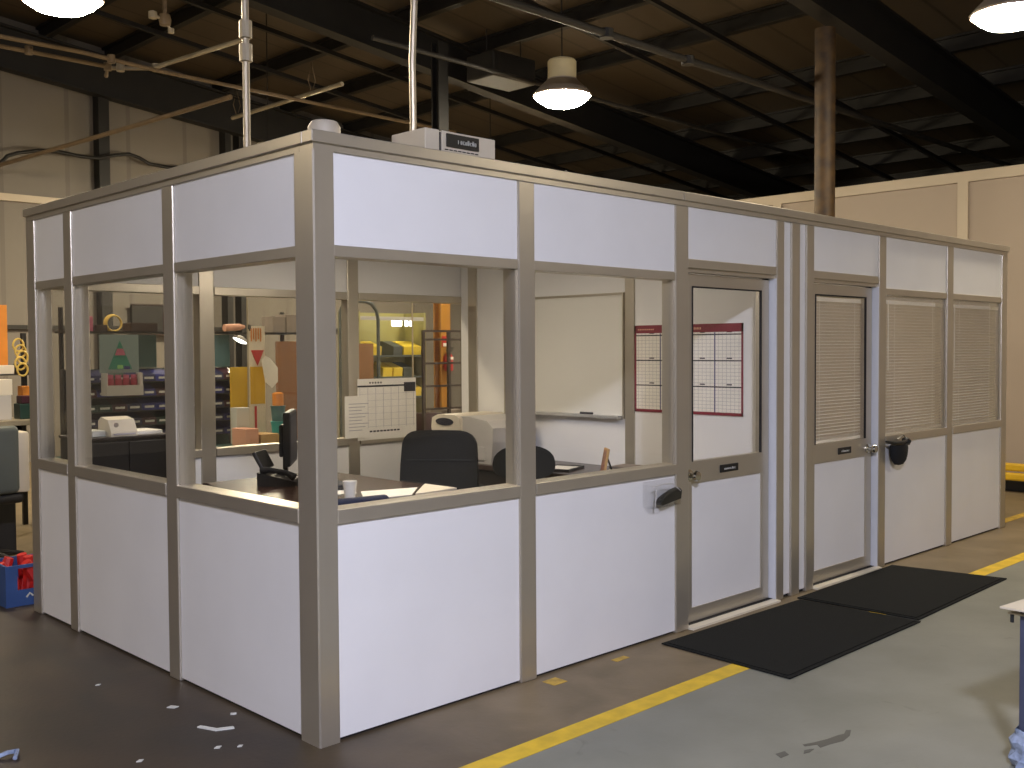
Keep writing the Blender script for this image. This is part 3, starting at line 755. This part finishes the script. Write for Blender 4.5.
# boxes, hose and lamp on the shelf over the bins
sh = thing('wall_shelf', 'dark upper shelf with boxes above the parts bins', 'shelf', (1.9, 5.3, 1.74))
bx(1.02, 3.2, 5.1, 5.4, 1.73, 1.745).build('shelf_board', 'steelbk', sh)
for x in (1.05, 2.2, 3.17): bx(x, x + .03, 5.37, 5.4, 0, 1.95).build('upright', 'steelbk', sh)
tag(bx(1.10, 1.24, 5.15, 5.3, 1.7455, 1.87, .004).build('carton', 'rose'), 'pinkish carton at the left end of the upper shelf', 'box')
tag(bx(1.26, 1.36, 5.15, 5.3, 1.7455, 1.80, .004).build('carton', 'rackbr'), 'low brown carton beside the coiled yellow hose', 'box')
tag(bx(1.56, 1.80, 5.15, 5.32, 1.7455, 1.82, .004).build('carton', 'rackbr'), 'long dark brown carton on the upper shelf', 'box')
tag(bx(1.93, 2.03, 5.15, 5.32, 1.7455, 1.92, .004).build('carton', 'binred'), 'tall dark red carton on the upper shelf beside the rear window post', 'box')
mb = MB()
for k in range(3):
    mb.tube([(1.44 + (.065 + .004 * k) * math.cos(a * .35), 5.2 + k * .018, 1.815 + (.065 + .004 * k) * math.sin(a * .35)) for a in range(18)], .007, 6, closed=True)
tag(mb.build('hose_coil', 'hose', smooth=True), 'coil of yellow hose standing on the upper shelf', 'hose')
tl = thing('task_lamp', 'salmon task lamp with glowing head clamped to the slim pole', 'lamp', (2.62, 4.93, 1.7))
MB().tube([(2.66, 4.93, 1.79), (2.645, 4.9, 1.80), (2.62, 4.85, 1.76)], .007, 8).lathe([(0, -.02), (.016, -.02), (.016, .02), (0, .02)], (2.66, 4.925, 1.79), 12).build('lamp_arm', 'steel', tl)
MB().lathe([(.012, 0), (.03, .05), (.032, .2), (0, .2)], n=16, m=Matrix.Translation((2.57, 4.85, 1.79)) @ Matrix.Rotation(-1.63, 4, 'Y')).build('counterweight', 'pink', tl, smooth=True)
R = Matrix.Translation((2.52, 4.85, 1.665)) @ Matrix.Rotation(.45, 4, 'Y') @ Matrix.Diagonal((1, .8, 1, 1))
MB().lathe([(.07, 0), (.055, .03), (.02, .045), (0, .045)], n=20, m=R).build('lamp_shade', 'lgrey', tl, smooth=True)
MB().lathe([(0, -.012), (.04, -.008), (.066, .002)], n=20, m=R).build('lamp_lens', 'screen', tl)
tl.location.x -= .10

# yellow panels, board, cardboard behind the bench
tag(MB().box(2.385, 2.56, 4.955, 4.975, .7455, 1.43).build('yellow_board', 'yel'), 'plain yellow board standing behind the bench left of the slim pole', 'board')
fs = thing('notice_board', 'tall pale board with red and orange marks and yellow lower sheet', 'board', (2.66, 5.0, .76))
bx(2.565, 2.735, 4.955, 4.972, .7455, 1.80).build('board', 'cream', fs)
bx(2.58, 2.725, 4.948, 4.955, 1.09, 1.43).build('yellow_sheet', 'yel', fs)
mb = MB()
for k in range(5): mb.box(2.59 + k * .024, 2.60 + k * .024, 4.95, 4.955, 1.66 + .02 * (k % 2), 1.78)
mb.build('orange_marks', 'orange', fs)
MB().prism([(2.59, 1.58), (2.72, 1.58), (2.655, 1.44)], 'y', 4.95, 4.955).build('red_mark', 'red', fs)
MB().box(2.62, 2.64, 4.95, 4.955, .84, 1.07).build('red_stripe', 'red', fs)
tag(bx(2.84, 3.08, 4.93, 4.95, .745, 1.66, .002).build('cardboard_sheet', 'brown'), 'tall brown cardboard sheet leaning behind the rear office window', 'cardboard')
tag(MB().prism([(2.655, 1.49), (2.695, 1.53), (2.74, 1.51), (2.82, 1.42), (2.82, 1.29), (2.76, 1.235), (2.69, 1.29)], 'y', 4.88, 4.885).build('hanging_paper', 'paper'), 'crooked white paper hanging between the notice board and cardboard', 'paper')
for x0, x1, z0, z1, c, lb in ((2.44, 2.62, .745, .845, 'tan', 'tan open carton on the bench below the notice board'),
                              (2.29, 2.42, .745, .90, 'pink', 'salmon carton on the bench behind the rear window post')):
    tag(bx(x0, x1, 4.55, 4.78, z0, z1, .004).build('carton', c), lb, 'box')
tag(bx(2.36, 2.49, 4.82, 4.93, .745, 1.07, .004).build('paper_carton', 'label'), 'white and black carton standing under the left yellow panel', 'box')
for z0, z1, c, lb in ((.745, .82, 'yelbright', 'yellow tub at the bottom of the tub stack'), (.821, .94, 'tealbin', 'turquoise tub in the middle of the tub stack'), (.941, 1.08, 'teal', 'dark teal tub on top of the tub stack')):
    t = tag(MB().lathe([(0, z0), (.055, z0), (.065, z1 - .01), (.07, z1 - .01), (.07, z1), (0, z1)], (2.72, 4.72, 0), 18).build('tub', c, smooth=True), lb + ' behind the rear window', 'tub')
tag(MB().lathe([(0, 1.081), (.05, 1.081), (.05, 1.19), (.03, 1.20), (0, 1.20)], (2.72, 4.72, 0), 16).build('canister', 'orange', smooth=True), 'orange canister standing on the stacked tubs', 'canister')
for x0, z1, lb in ((2.92, 1.90, 'left grey carton on the upper shelf'), (3.07, 1.92, 'right grey carton on the upper shelf')):
    tag(bx(x0, x0 + .14, 5.12, 5.32, 1.7455, z1, .004).build('carton', 'greybox'), lb + ' over the cardboard sheet', 'box')
MBp = MB().tube([(2.545, 4.93, .7455), (2.545, 4.93, 2.9)], .008, 8)
tag(MBp.build('slim_pole', 'galv'), 'slim pale pole rising from the bench past the rear window', 'pole')

# hoop-backed trolley with a brown board
ht = thing('hoop_trolley', 'grey hooped tube frame with a brown board behind the rear window', 'trolley', (3.85, 5.0, 0))
hp = [(3.62, 5, .08), (3.62, 5, 1.88)] + [(3.72 - .1 * math.cos(a), 5, 1.95 + .1 * math.sin(a)) for a in (.0, .5, 1.0, 1.57)] + [(3.95 - .09 + .09 * math.sin(a), 5, 1.96 + .09 * math.cos(a)) for a in (.0, .5, 1.0, 1.57)]
MB().tube([(3.60, 5, .1), (3.60, 5, 1.95), (3.64, 5, 2.03), (3.72, 5, 2.06), (3.90, 5, 2.06), (3.98, 5, 2.04), (4.04, 5, 1.97), (4.06, 5, 1.88), (4.06, 5, .1)], .018, 10).build('hoop_frame', 'mach', ht, smooth=True)
bx(3.63, 3.99, 4.99, 5.01, .5, 1.64).build('board', 'brown', ht)
bx(3.58, 4.08, 4.8, 5.3, .1, .14).build('deck', 'mach', ht)
for x in (3.62, 4.04):
    for y in (4.85, 5.25):
        MB().lathe([(0, -.015), (.045, -.015), (.045, .015), (0, .015)], n=14, m=Matrix.Translation((x, y, .05)) @ Matrix.Rotation(math.pi / 2, 4, 'X')).build('wheel', 'black', ht)

# yellow-lit bin shelving with tubes
ys = thing('yellow_shelving', 'pale yellow shelving unit with light tubes behind the rear window', 'shelving', (4.3, 5.6, 0))
for x in (4.10, 4.98): bx(x, x + .03, 5.4, 5.75, 0, 1.98).build('upright', 'palegreen', ys)
bx(4.10, 5.0, 5.74, 5.76, .6, 1.98).build('back_board', 'palegreen', ys)
for z in (1.05, 1.27, 1.50): bx(4.13, 4.98, 5.4, 5.74, z, z + .02).build('shelf', 'mach', ys)
for a, b in ((4.57, 4.70), (4.75, 4.785), (4.82, 4.85)): bx(a, b, 5.42, 5.45, 1.83, 1.90, .008).build('light_tube', 'tube', ys)
bx(4.13, 4.98, 5.40, 5.42, 1.89, 1.93).build('light_shade', 'lgrey', ys)
k = 0
for z in (1.07, 1.29, 1.52):
    for i, x in enumerate((4.16, 4.30, 4.44, 4.58, 4.72, 4.84)):
        if (i + int(z * 10)) % 4 == 1: continue
        c = 'yelbright' if (i * 3 + int(z * 10)) % 4 else 'mach'
        nm = 'yellow' if c == 'yelbright' else 'grey-green'
        t = tag(MB().prism([(5.43, z + .001), (5.68, z + .001), (5.68, z + .15), (5.62, z + .15), (5.42, z + .09)], 'x', x, x + .12).build('storage_tub', c), f'{nm} open tub on the pale yellow shelving', 'tub', f'{nm} tubs on the yellow shelving')
tag(MB().tube([(4.42, 4.9, 0), (4.42, 4.9, 2.9)], .009, 8).build('slim_pole', 'galv'), 'slim white pole standing in front of the yellow shelving', 'pole')

# brown tube rack, ochre column with extinguisher
br = thing('tube_rack', 'open brown metal rack with crossbars behind the black office chair', 'rack', (4.88, 4.95, 0))
for x in (4.61, 4.955, 5.16):
    bx(x - .016, x + .016, 4.94, 4.97, 0, 1.78).build('upright', 'rackbr', br)
for z in (1.76, 1.67, 1.42, 1.18, .94, .70): bx(4.626, 5.146, 4.94, 4.965, z, z + .022).build('crossbar', 'rackbr', br)
for x in (4.61, 5.16): bx(x - .016, x + .016, 4.62, 4.98, 0, .03).build('foot', 'rackbr', br)
tag(bx(4.98, 5.16, 5.0, 5.3, .03, .93, .01).build('grey_bin', 'greybox'), 'tall grey bin standing behind the brown tube rack', 'bin')
tag(bx(4.66, 4.9, 5.0, 5.25, .03, .90, .01).build('tall_carton', 'binred'), 'dark red carton standing behind the brown tube rack', 'box')
oc = thing('ochre_column', 'ochre painted steel column behind the brown tube rack', 'column', (5.45, 5.75, 0))
MB().box(5.47, 5.61, 5.68, 5.70, 0, 2.9).box(5.47, 5.61, 5.80, 5.82, 0, 2.9).box(5.53, 5.55, 5.70, 5.80, 0, 2.9).build('column_shaft', 'orangecol', oc)
MB().box(5.47, 5.61, 5.68, 5.70, 2.9, 5.1).box(5.47, 5.61, 5.80, 5.82, 2.9, 5.1).box(5.53, 5.55, 5.70, 5.80, 2.9, 5.1).build('upper_shaft', 'steelbk', oc)
bx(5.38, 5.61, 5.64, 5.89, 0, .02).build('base_plate', 'orangecol', oc)
fe = thing('fire_extinguisher', 'red fire extinguisher mounted on the ochre column', 'fire extinguisher', (5.54, 5.62, 1.33))
MB().lathe([(0, 1.33), (.046, 1.33), (.05, 1.345), (.05, 1.49), (.026, 1.53), (.014, 1.54), (.014, 1.56), (0, 1.56)], (5.535, 5.625, 0), 18).build('cylinder', 'red', fe, smooth=True)
bx(5.51, 5.56, 5.572, 5.577, 1.46, 1.49).build('label', 'paper', fe)
MB().box(5.52, 5.55, 5.57, 5.66, 1.56, 1.575).box(5.52, 5.55, 5.56, 5.63, 1.585, 1.6).build('lever', 'black', fe)
bx(5.50, 5.57, 5.672, 5.68, 1.36, 1.5).build('bracket', 'red', fe)
fg = thing('extinguisher_sign', 'red and white extinguisher sign on the ochre column', 'sign', (5.54, 5.67, 1.62))
bx(5.48, 5.60, 5.672, 5.679, 1.61, 1.73).build('sign_plate', 'red', fg); bx(5.49, 5.59, 5.669, 5.672, 1.612, 1.65).build('white_field', 'paper', fg)

# ------------------------------------------------------------------ left of the booth
ct = thing('plastic_crate', 'blue plastic crate of red scraps on the floor by the booth', 'crate', (.12, 3.42, 0), 0)
mb = MB().box(-.10, .36, 3.27, 3.60, 0, .015)
mb.box(-.10, -.085, 3.27, 3.60, .015, .255).box(.345, .36, 3.27, 3.60, .015, .255).box(-.085, .345, 3.585, 3.60, .015, .255)
mb.box(-.085, .345, 3.27, 3.285, .015, .10).box(-.085, -.03, 3.27, 3.285, .10, .255).box(.29, .345, 3.27, 3.285, .10, .255).box(-.03, .29, 3.27, 3.285, .235, .255)
mb.build('crate_body', 'crate', ct)
mb = MB()
for k in range(4): mb.tube([(.02 + .05 * k, 3.268, .05), (.04 + .05 * k, 3.267, .075), (.06 + .05 * k, 3.268, .055)], .006, 6)
mb.build('embossed_mark', 'label', ct)
rd = random.Random(9)
for k in range(9):
    x, y = -.04 + (k % 3) * .13, 3.33 + (k // 3) * .09
    z = .02 + .0 * k
    mb = MB().tube([(x, y, .03), (x + rd.uniform(-.03, .03), y + .01, .14), (x + rd.uniform(-.05, .05), y, .22 + rd.uniform(0, .08))], [.04, .045, .03], 8)
    c = 'red' if k % 3 != 2 else 'black'
    tag(mb.build('plastic_scrap', c, smooth=True), ('crumpled red scrap' if c == 'red' else 'crumpled black scrap') + ' stuffed in the blue crate', 'scrap', ('red' if c == 'red' else 'black') + ' scraps in the blue crate')

wbn = thing('side_bench', 'steel-topped work bench at the left edge beyond the booth', 'bench', (.6, 6.2, 0))
bx(.2, 1.16, 5.95, 6.5, .94, .985, .004).build('bench_top', 'galv', wbn)
for x in (.24, 1.09):
    for y in (6.0, 6.42): bx(x, x + .04, y, y + .04, 0, .94).build('leg', 'steel', wbn)
bx(.25, 1.1, 6.45, 6.47, .3, .94).build('back_panel', 'steelbk', wbn)
bx(.2, 1.16, 6.3, 6.5, 1.37, 1.38).build('upper_shelf', 'steel', wbn)
bx(.2, .24, 6.46, 6.5, .985, 1.75).build('upright', 'steel', wbn); bx(1.12, 1.16, 6.46, 6.5, .985, 1.75).build('upright', 'steel', wbn)
tag(bx(.62, .985, 6.42, 6.47, 1.3805, 2.0, .004).build('orange_sheet', 'orange'), 'orange sheet standing on the side bench shelf at left edge', 'sheet')
tag(bx(.62, .90, 6.1, 6.28, .9855, 1.20, .004).build('carton', 'lgrey'), 'pale carton at the left end of the side bench', 'box')
tag(bx(.64, .91, 6.1, 6.26, 1.2005, 1.34, .004).build('carton', 'cream'), 'cream carton stacked on the pale carton', 'box')
tag(bx(.70, 1.0, 6.31, 6.41, 1.3805, 1.46, .004).build('cream_roll', 'cream'), 'cream roll lying on the side bench shelf before the orange sheet', 'roll')
mb = MB()
for k in range(5):
    mb.tube([(1.03 + .012 * (k % 3) + .045 * math.cos(a * .4), 6.285 - k * .014, 1.64 - .055 * k + .055 * math.sin(a * .4)) for a in range(16)], .009, 6, closed=True)
tag(mb.build('hose_coil', 'hose', smooth=True), 'yellow hose coils hanging in front of the side bench shelf', 'hose')
tag(bx(.97, 1.10, 6.1, 6.26, .9855, 1.12, .005).build('tool_box', 'bingreen'), 'dark green tool box on the side bench', 'box')
tag(bx(1.03, 1.14, 6.32, 6.44, 1.3805, 1.47, .005).build('tool_box', 'black'), 'small black box on the side bench shelf', 'box')
tag(bx(.99, 1.09, 6.12, 6.25, 1.1205, 1.19, .005).build('carton', 'binred'), 'dark red carton on the dark green tool box', 'box')
tag(bx(1.06, 1.13, 6.3, 6.42, .9855, 1.27, .005).build('carton', 'orange'), 'narrow orange-red carton behind the dark green tool box', 'box')

sc = thing('shop_chair', 'grey shop chair on casters left of the booth', 'chair', (.18, 4.5, 0))
mb = MB().box(.02, .375, 4.36, 4.44, .56, 1.05, .04, seg=3); mb.build('backrest', 'mach', sc, smooth=True)
bx(.02, .42, 4.42, 4.82, .48, .56, .03, seg=3).build('seat', 'black', sc, smooth=True)
bx(.34, .455, 4.40, 4.56, .56, 1.0, .02).build('side_cushion', 'beige', sc, smooth=True)
MB().lathe([(.03, .1), (.03, .48), (0, .48)], (.22, 4.62, 0), 14).build('gas_post', 'black', sc)
for k in range(5):
    a = k * 1.2566 + .2
    MB().tube([(.22, 4.62, .13), (.22 + .27 * math.cos(a), 4.62 + .27 * math.sin(a), .07)], [.02, .014], 8).build('base_arm', 'black', sc)
    MB().lathe([(0, -.014), (.035, -.014), (.035, .014), (0, .014)], n=12, m=Matrix.Translation((.22 + .26 * math.cos(a), 4.62 + .26 * math.sin(a), .036)) @ Matrix.Rotation(1.57, 4, 'X')).build('caster', 'black', sc)
mb = MB().tube([(-.2, 4.15, .012), (.05, 4.1, .012), (.2, 4.25, .012), (.35, 4.2, .012), (.5, 4.0, .012)], .012, 8)
tag(mb.build('air_hose', 'black', smooth=True), 'black air hose lying on the floor left of the booth', 'hose')
tag(bx(-.1, .55, 5.0, 5.5, 0, .45, .01).build('dark_chest', 'steelbk'), 'low dark chest on the floor behind the grey shop chair', 'chest')

LIT = [(-.30, 1.41, .014, 'tiny pale speck on the dark floor farthest left along the booth wall'), (-.28, .30, .018, 'tiny pale speck on the dark floor just nearer than the bent strip'), (-.21, .25, .014, 'tiny pale speck on the dark floor nearest the booth corner'), (-.56, .39, .016, 'tiny pale speck on the dark floor between plastic scrap and bent strip')]
# litter on the floor
def litter(name, mbx, c, lb, cat='litter'): tag(mbx.build(name, c), lb, cat)
litter('wood_strip', MB().prism([(-.235, .56), (-.20, .47), (-.13, .44), (-.125, .46), (-.185, .485), (-.218, .565)], 'z', 0, .006), 'label', 'bent pale strip lying on the floor by the left booth wall')
litter('paper_scrap', MB().prism([(-.215, .88), (-.195, .85), (-.17, .855), (-.19, .89)], 'z', 0, .004), 'label', 'small pale scrap on the floor, farther from camera than the bent strip')
litter('paper_scrap', MB().prism([(-.06, .60), (-.04, .585), (-.03, .60), (-.05, .615)], 'z', 0, .004), 'label', 'tiny white scrap on the floor closest to the left booth wall')
for (x, y, r, lb) in LIT: litter('paper_scrap', MB().prism([(x - r, y), (x, y - r * .7), (x + r, y + .2 * r), (x + .1 * r, y + r * .8)], 'z', 0, .003), 'label', lb)
litter('plastic_scrap', MB().tube([(-.96, .80, .008), (-.91, .79, .02), (-.87, .80, .014), (-.90, .74, .01)], .009, 6), 'wrap', 'shiny plastic scrap on the floor in the lower left corner')
mb = MB()
for q in ([(1.53, -1.42), (1.60, -1.41), (1.66, -1.385), (1.645, -1.37), (1.60, -1.385), (1.57, -1.375), (1.50, -1.365), (1.43, -1.345), (1.38, -1.325), (1.37, -1.34), (1.42, -1.365), (1.40, -1.39), (1.46, -1.40)],
          [(1.33, -1.36), (1.36, -1.37), (1.37, -1.38), (1.33, -1.385), (1.30, -1.375)], [(1.22, -1.30), (1.27, -1.31), (1.25, -1.34), (1.20, -1.335)]):
    mb.prism(q, 'z', 0, .0012)
st = mb.build('floor_stain', mat('oil_stain', (78, 77, 70), .5)); tag(st, 'dark oil stain on the grey painted floor near the bottom edge', 'stain')

# ------------------------------------------------------------------ right edge
ca = thing('work_stand', 'work stand with thin tan top and blue-grey leg at the right edge', 'stand', (2.2, -2.3, 0))
MB().prism([(1.70, -1.955), (1.97, -1.985), (2.55, -2.06), (2.5, -2.62), (1.66, -2.62)], 'z', .60, .606).build('stand_top', 'beige', ca)
MB().prism([(1.725, -1.975), (2.5, -2.08), (2.47, -2.6), (1.70, -2.6)], 'z', .578, .584).build('under_shelf', 'galv', ca)
for x in (1.745, 2.5):
    for y in (-2.58, -2.06): bx(x, x + .05, y, y + .05, .0, .60, .004).build('leg', 'bluesteel', ca)
MB().tube([(1.74, -1.985, .545), (1.74, -1.985, .58)], .007, 8).build('bolt', 'black', ca)
wrp = MB().lathe([(.05, 0), (.066, .03), (.056, .06), (.062, .095), (.05, .12), (.044, .145)], (1.77, -2.035, 0), 16)
for v in wrp.bm.verts: v.co += Vector((random.uniform(-.01, .01), random.uniform(-.01, .01), random.uniform(0, .008)))
tag(wrp.build('plastic_wrap', 'wrap'), 'crinkled clear plastic wrapped around the stand foot at right edge', 'plastic wrap')

yr = thing('yellow_barrier', 'yellow guard rail barrier standing along the far right wall', 'barrier', (9.4, .3, 0))
for z in (.14, .24): MB().box(9.2, 9.27, -1.6, 1.9, z, z + .085, .02).build('guard_rail', 'yel', yr)
for y in (-1.5, -.3, 1.7): bx(9.27, 9.37, y, y + .1, 0, .34).build('barrier_post', 'yel', yr)
tag(bx(9.42, 9.72, -1.4, 1.7, 0, .12, .01).build('dark_plinth', 'black'), 'low black plinth between the yellow barrier and the wall', 'plinth')

# ------------------------------------------------------------------ overhead services
def pipe(name, pts, r, m, lb, cat='pipe', fit=()):
    t = thing(name, lb, cat, pts[0])
    MB().tube(pts, r, 10).build('pipe_run', m, t, smooth=True)
    for f in fit:
        MB().lathe([(0, -.04), (r * 1.8, -.04), (r * 1.8, .04), (0, .04)], f, 12).build('coupling', m, t)
    return t
pipe('conduit_pipe', [(.294, 1.0, 2.41), (.294, 1.0, 5.9)], .017, 'galv', 'pale vertical conduit rising from booth roof, left one of two', 'conduit', [(.294, 1.0, 2.99), (.294, 1.0, 3.1)])
pipe('conduit_pipe', [(.975, .6, 2.41), (.985, .6, 2.7), (.982, .6, 3.0), (.998, .6, 3.3), (1.0, .6, 5.9)], .017, 'galv', 'pale vertical conduit rising from booth roof beside control box', 'conduit')
pipe('water_pipe', [(-6, 7.15, 4.6), (2.0, 7.15, 4.6), (2.84, 7.15, 4.56), (7, 7.15, 4.5)], .022, 'brownpipe', 'upper brown pipe running under the roof past left lamp', 'pipe', [(2.3, 7.15, 4.59)])
pipe('water_pipe', [(-6, 7.45, 4.62), (2.41, 7.5, 4.6), (2.52, 7.8, 4.58)], .022, 'brownpipe', 'lower brown pipe running under the roof below left lamp', 'pipe', [(2.41, 7.5, 4.6), (1.6, 7.48, 4.61)])
pipe('branch_pipe', [(2.54, 7.75, 4.66), (2.88, 7.45, 4.66), (3.07, 5.81, 4.66)], .024, 'galv', 'pale branch pipe running toward the left conduit top', 'pipe', [(2.62, 7.66, 4.66), (2.9, 7.4, 4.66)])
pipe('gas_pipe', [(2.617, 11.5, 4.111), (3.19, 9.0, 4.276), (3.687, 7.2, 4.44)], .028, 'brownpipe', 'long sloping dark pipe over the left part of the booth')
pipe('hanger_pipe', [(4.6, 8.8, 4.6), (4.64, 6.4, 4.6)], .026, 'galv', 'short pale horizontal pipe hanging behind the left conduit', 'pipe')
for x, y, lb in ((4.61, 8.7, 'wire loop hanging from the near left end of the pale short pipe'), (4.63, 7.0, 'wire loop hanging above the right end of the pale short pipe')):
    tag(MB().tube([(x, y, 4.6), (x - .05, y, 4.75), (x, y, 4.95), (x + .05, y, 4.75)], .007, 6, closed=True).build('wire_loop', 'brownpipe', smooth=True), lb, 'wire loop')
pipe('sprinkler_main', [(3.0, 2.6, 4.37), (16, 2.6, 4.3)], .035, 'steel', 'dark sprinkler main crossing the roof toward the ochre column', 'pipe', [(6, 2.6, 4.35), (4.8, 2.6, 4.36)])
pipe('sprinkler_line', [(3.8, 4.7, 4.58), (12, 4.75, 4.45)], .025, 'steel', 'thin sprinkler line passing behind the middle lamp', 'pipe')
sp = thing('sprinkler_valve', 'brass valve cluster on a pipe near the left lamp', 'valve', (2.1, 5.0, 4.6))
vx, vy, vz = 2.33, 6.0, 4.73
MB().tube([(vx, vy, vz + .9), (vx, vy, vz)], .02, 8).build('valve_stem', 'brownpipe', sp)
MB().lathe([(0, -.06), (.05, -.05), (.06, 0), (.05, .05), (0, .06)], (vx, vy, vz), 14).build('valve_body', 'brownpipe', sp, smooth=True)
MB().lathe([(0, -.045), (.04, -.03), (.04, .03), (0, .045)], (vx - .12, vy, vz + .02), 14).tube([(vx - .12, vy, vz + .02), (vx, vy, vz)], .015, 8).build('valve_cap', 'galv', sp, smooth=True)
MB().lathe([(0, -.03), (.03, -.02), (.03, .02), (0, .03)], (vx + .06, vy, vz - .09), 12).tube([(vx + .06, vy, vz - .09), (vx, vy, vz)], .012, 8).build('drain_cap', 'galv', sp, smooth=True)
tag(MB().tube([(1.9, 11.7, 3.9), (2.65, 11.7, 4.13), (2.78, 11.7, 4.28), (2.92, 11.7, 4.34), (3.2, 11.7, 4.41), (3.46, 11.7, 4.43), (3.8, 11.7, 4.40), (4.03, 11.68, 4.40), (4.3, 11.68, 4.48), (4.5, 11.68, 4.52), (4.65, 11.66, 4.48), (4.8, 11.66, 4.41), (5.1, 11.66, 4.39), (5.43, 11.66, 4.42), (6.2, 11.66, 4.46)], .026, 8).build('power_cable', 'steelbk', smooth=True), 'black power cable drooping along the far left shop wall', 'cable')
uh = thing('unit_heater', 'square dark unit heater hanging left of the middle lamp', 'heater', (7.0, 6.2, 4.95))
MB().box(6.62, 7.38, 6.0, 6.5, 4.98, 5.30, .02).build('heater_case', 'steel', uh)
MB().box(6.68, 7.32, 5.985, 6.0, 5.02, 5.26).build('grille', 'steelbk', uh)
for x in (6.7, 7.3): MB().tube([(x, 6.2, 5.3), (x, 6.2, 5.6)], .008, 6).build('hanger_rod', 'steel', uh)

def high_bay(x, y, z, label, lens):
    t = thing('high_bay_lamp', label, 'lamp', (x, y, z))
    MB().lathe([(.315, 0), (.32, .015), (.29, .05), (.22, .12), (.165, .17), (.165, .18), (.30 * .5, .18), (.15, .175), (.21, .115), (.28, .05), (.306, .0)], n=36).build('reflector', 'shade', t, local=True, smooth=True)
    MB().lathe([(.155, .18), (.155, .37), (.14, .39), (0, .39)], n=28).build('ballast_housing', 'ballast', t, local=True, smooth=True)
    MB().lathe([(0, -.12), (.10, -.114), (.19, -.09), (.26, -.045), (.295, -.008), (.303, .008)], n=36).build('lens', lens, t, local=True, smooth=True)
    top = deckz(x) - z
    MB().tube([(0, 0, .36), (0, 0, top)], .008, 6).build('hanger_rod', 'steel', t, local=True)
    return t
high_bay(.87, 4.75, 4.3, 'glowing high bay lamp at the upper left over the booth', 'lamp_warm')
high_bay(5.97, 4.23, 4.29, 'glowing high bay lamp hanging above the middle of the booth', 'lamp_mid')
high_bay(6.58, -.19, 4.27, 'glowing high bay lamp at the upper right corner', 'lamp_mid')
high_bay(-2.7, -4.7, 4.2, 'unseen cool lamp left of the camera, standing in for its flash', 'flash_standin')  # unseen lamp added in place of a cool camera flash
high_bay(.5, 9.2, 4.2, 'unseen warm high bay lamp added to light the back wall, left', 'lamp_warm')  # unseen, added outside the frame to light the back wall
high_bay(5.0, 8.6, 3.9, 'unseen warm high bay lamp added to light the back wall, middle', 'rear_fill')  # unseen, added to brighten the wall visible through the rear windows
high_bay(9.0, 8.6, 3.9, 'unseen warm high bay lamp added to light the back wall, far right', 'rear_fill')  # unseen helper light for the right stretch of the back wall
high_bay(-4.2, 4.7, 4.2, 'unseen warm high bay lamp added to light the left of the booth', 'lamp_warm')  # unseen, added so the booth's left face gets light
high_bay(6.2, -4.7, 4.2, 'unseen neutral high bay lamp added to light the right wall and floor', 'aisle_fill')  # unseen, added to lift the lower right wall and floor

# ------------------------------------------------------------------ world, camera, view
w = bpy.data.worlds.new('World'); S.world = w; w.use_nodes = True
w.node_tree.nodes['Background'].inputs[0].default_value = (.9, .85, .75, 1)
w.node_tree.nodes['Background'].inputs[1].default_value = .02

cam = bpy.data.cameras.new('camera'); co = bpy.data.objects.new('camera', cam); COL.objects.link(co)
fw = Vector((.69729022, .71598927, -.0338483)); rt = Vector((.71623958, -.69782695, -.00619681)); up = Vector((.0280571, .01992251, .99940777))
mw = Matrix((( rt.x, up.x, -fw.x, -2.271057), (rt.y, up.y, -fw.y, -3.432059), (rt.z, up.z, -fw.z, 1.577362), (0, 0, 0, 1)))
co.matrix_world = mw
cam.sensor_width = 36; cam.lens = 1034.61 / 1024 * 36; cam.clip_start = .05
S.camera = co

S.view_settings.view_transform = 'Standard'
S.view_settings.look = 'None'
S.view_settings.gamma = 1
S.view_settings.use_curve_mapping = False
S.view_settings.exposure = 1.11
S.cycles.use_denoising = True
S.cycles.max_bounces = 10
S.cycles.transparent_max_bounces = 16
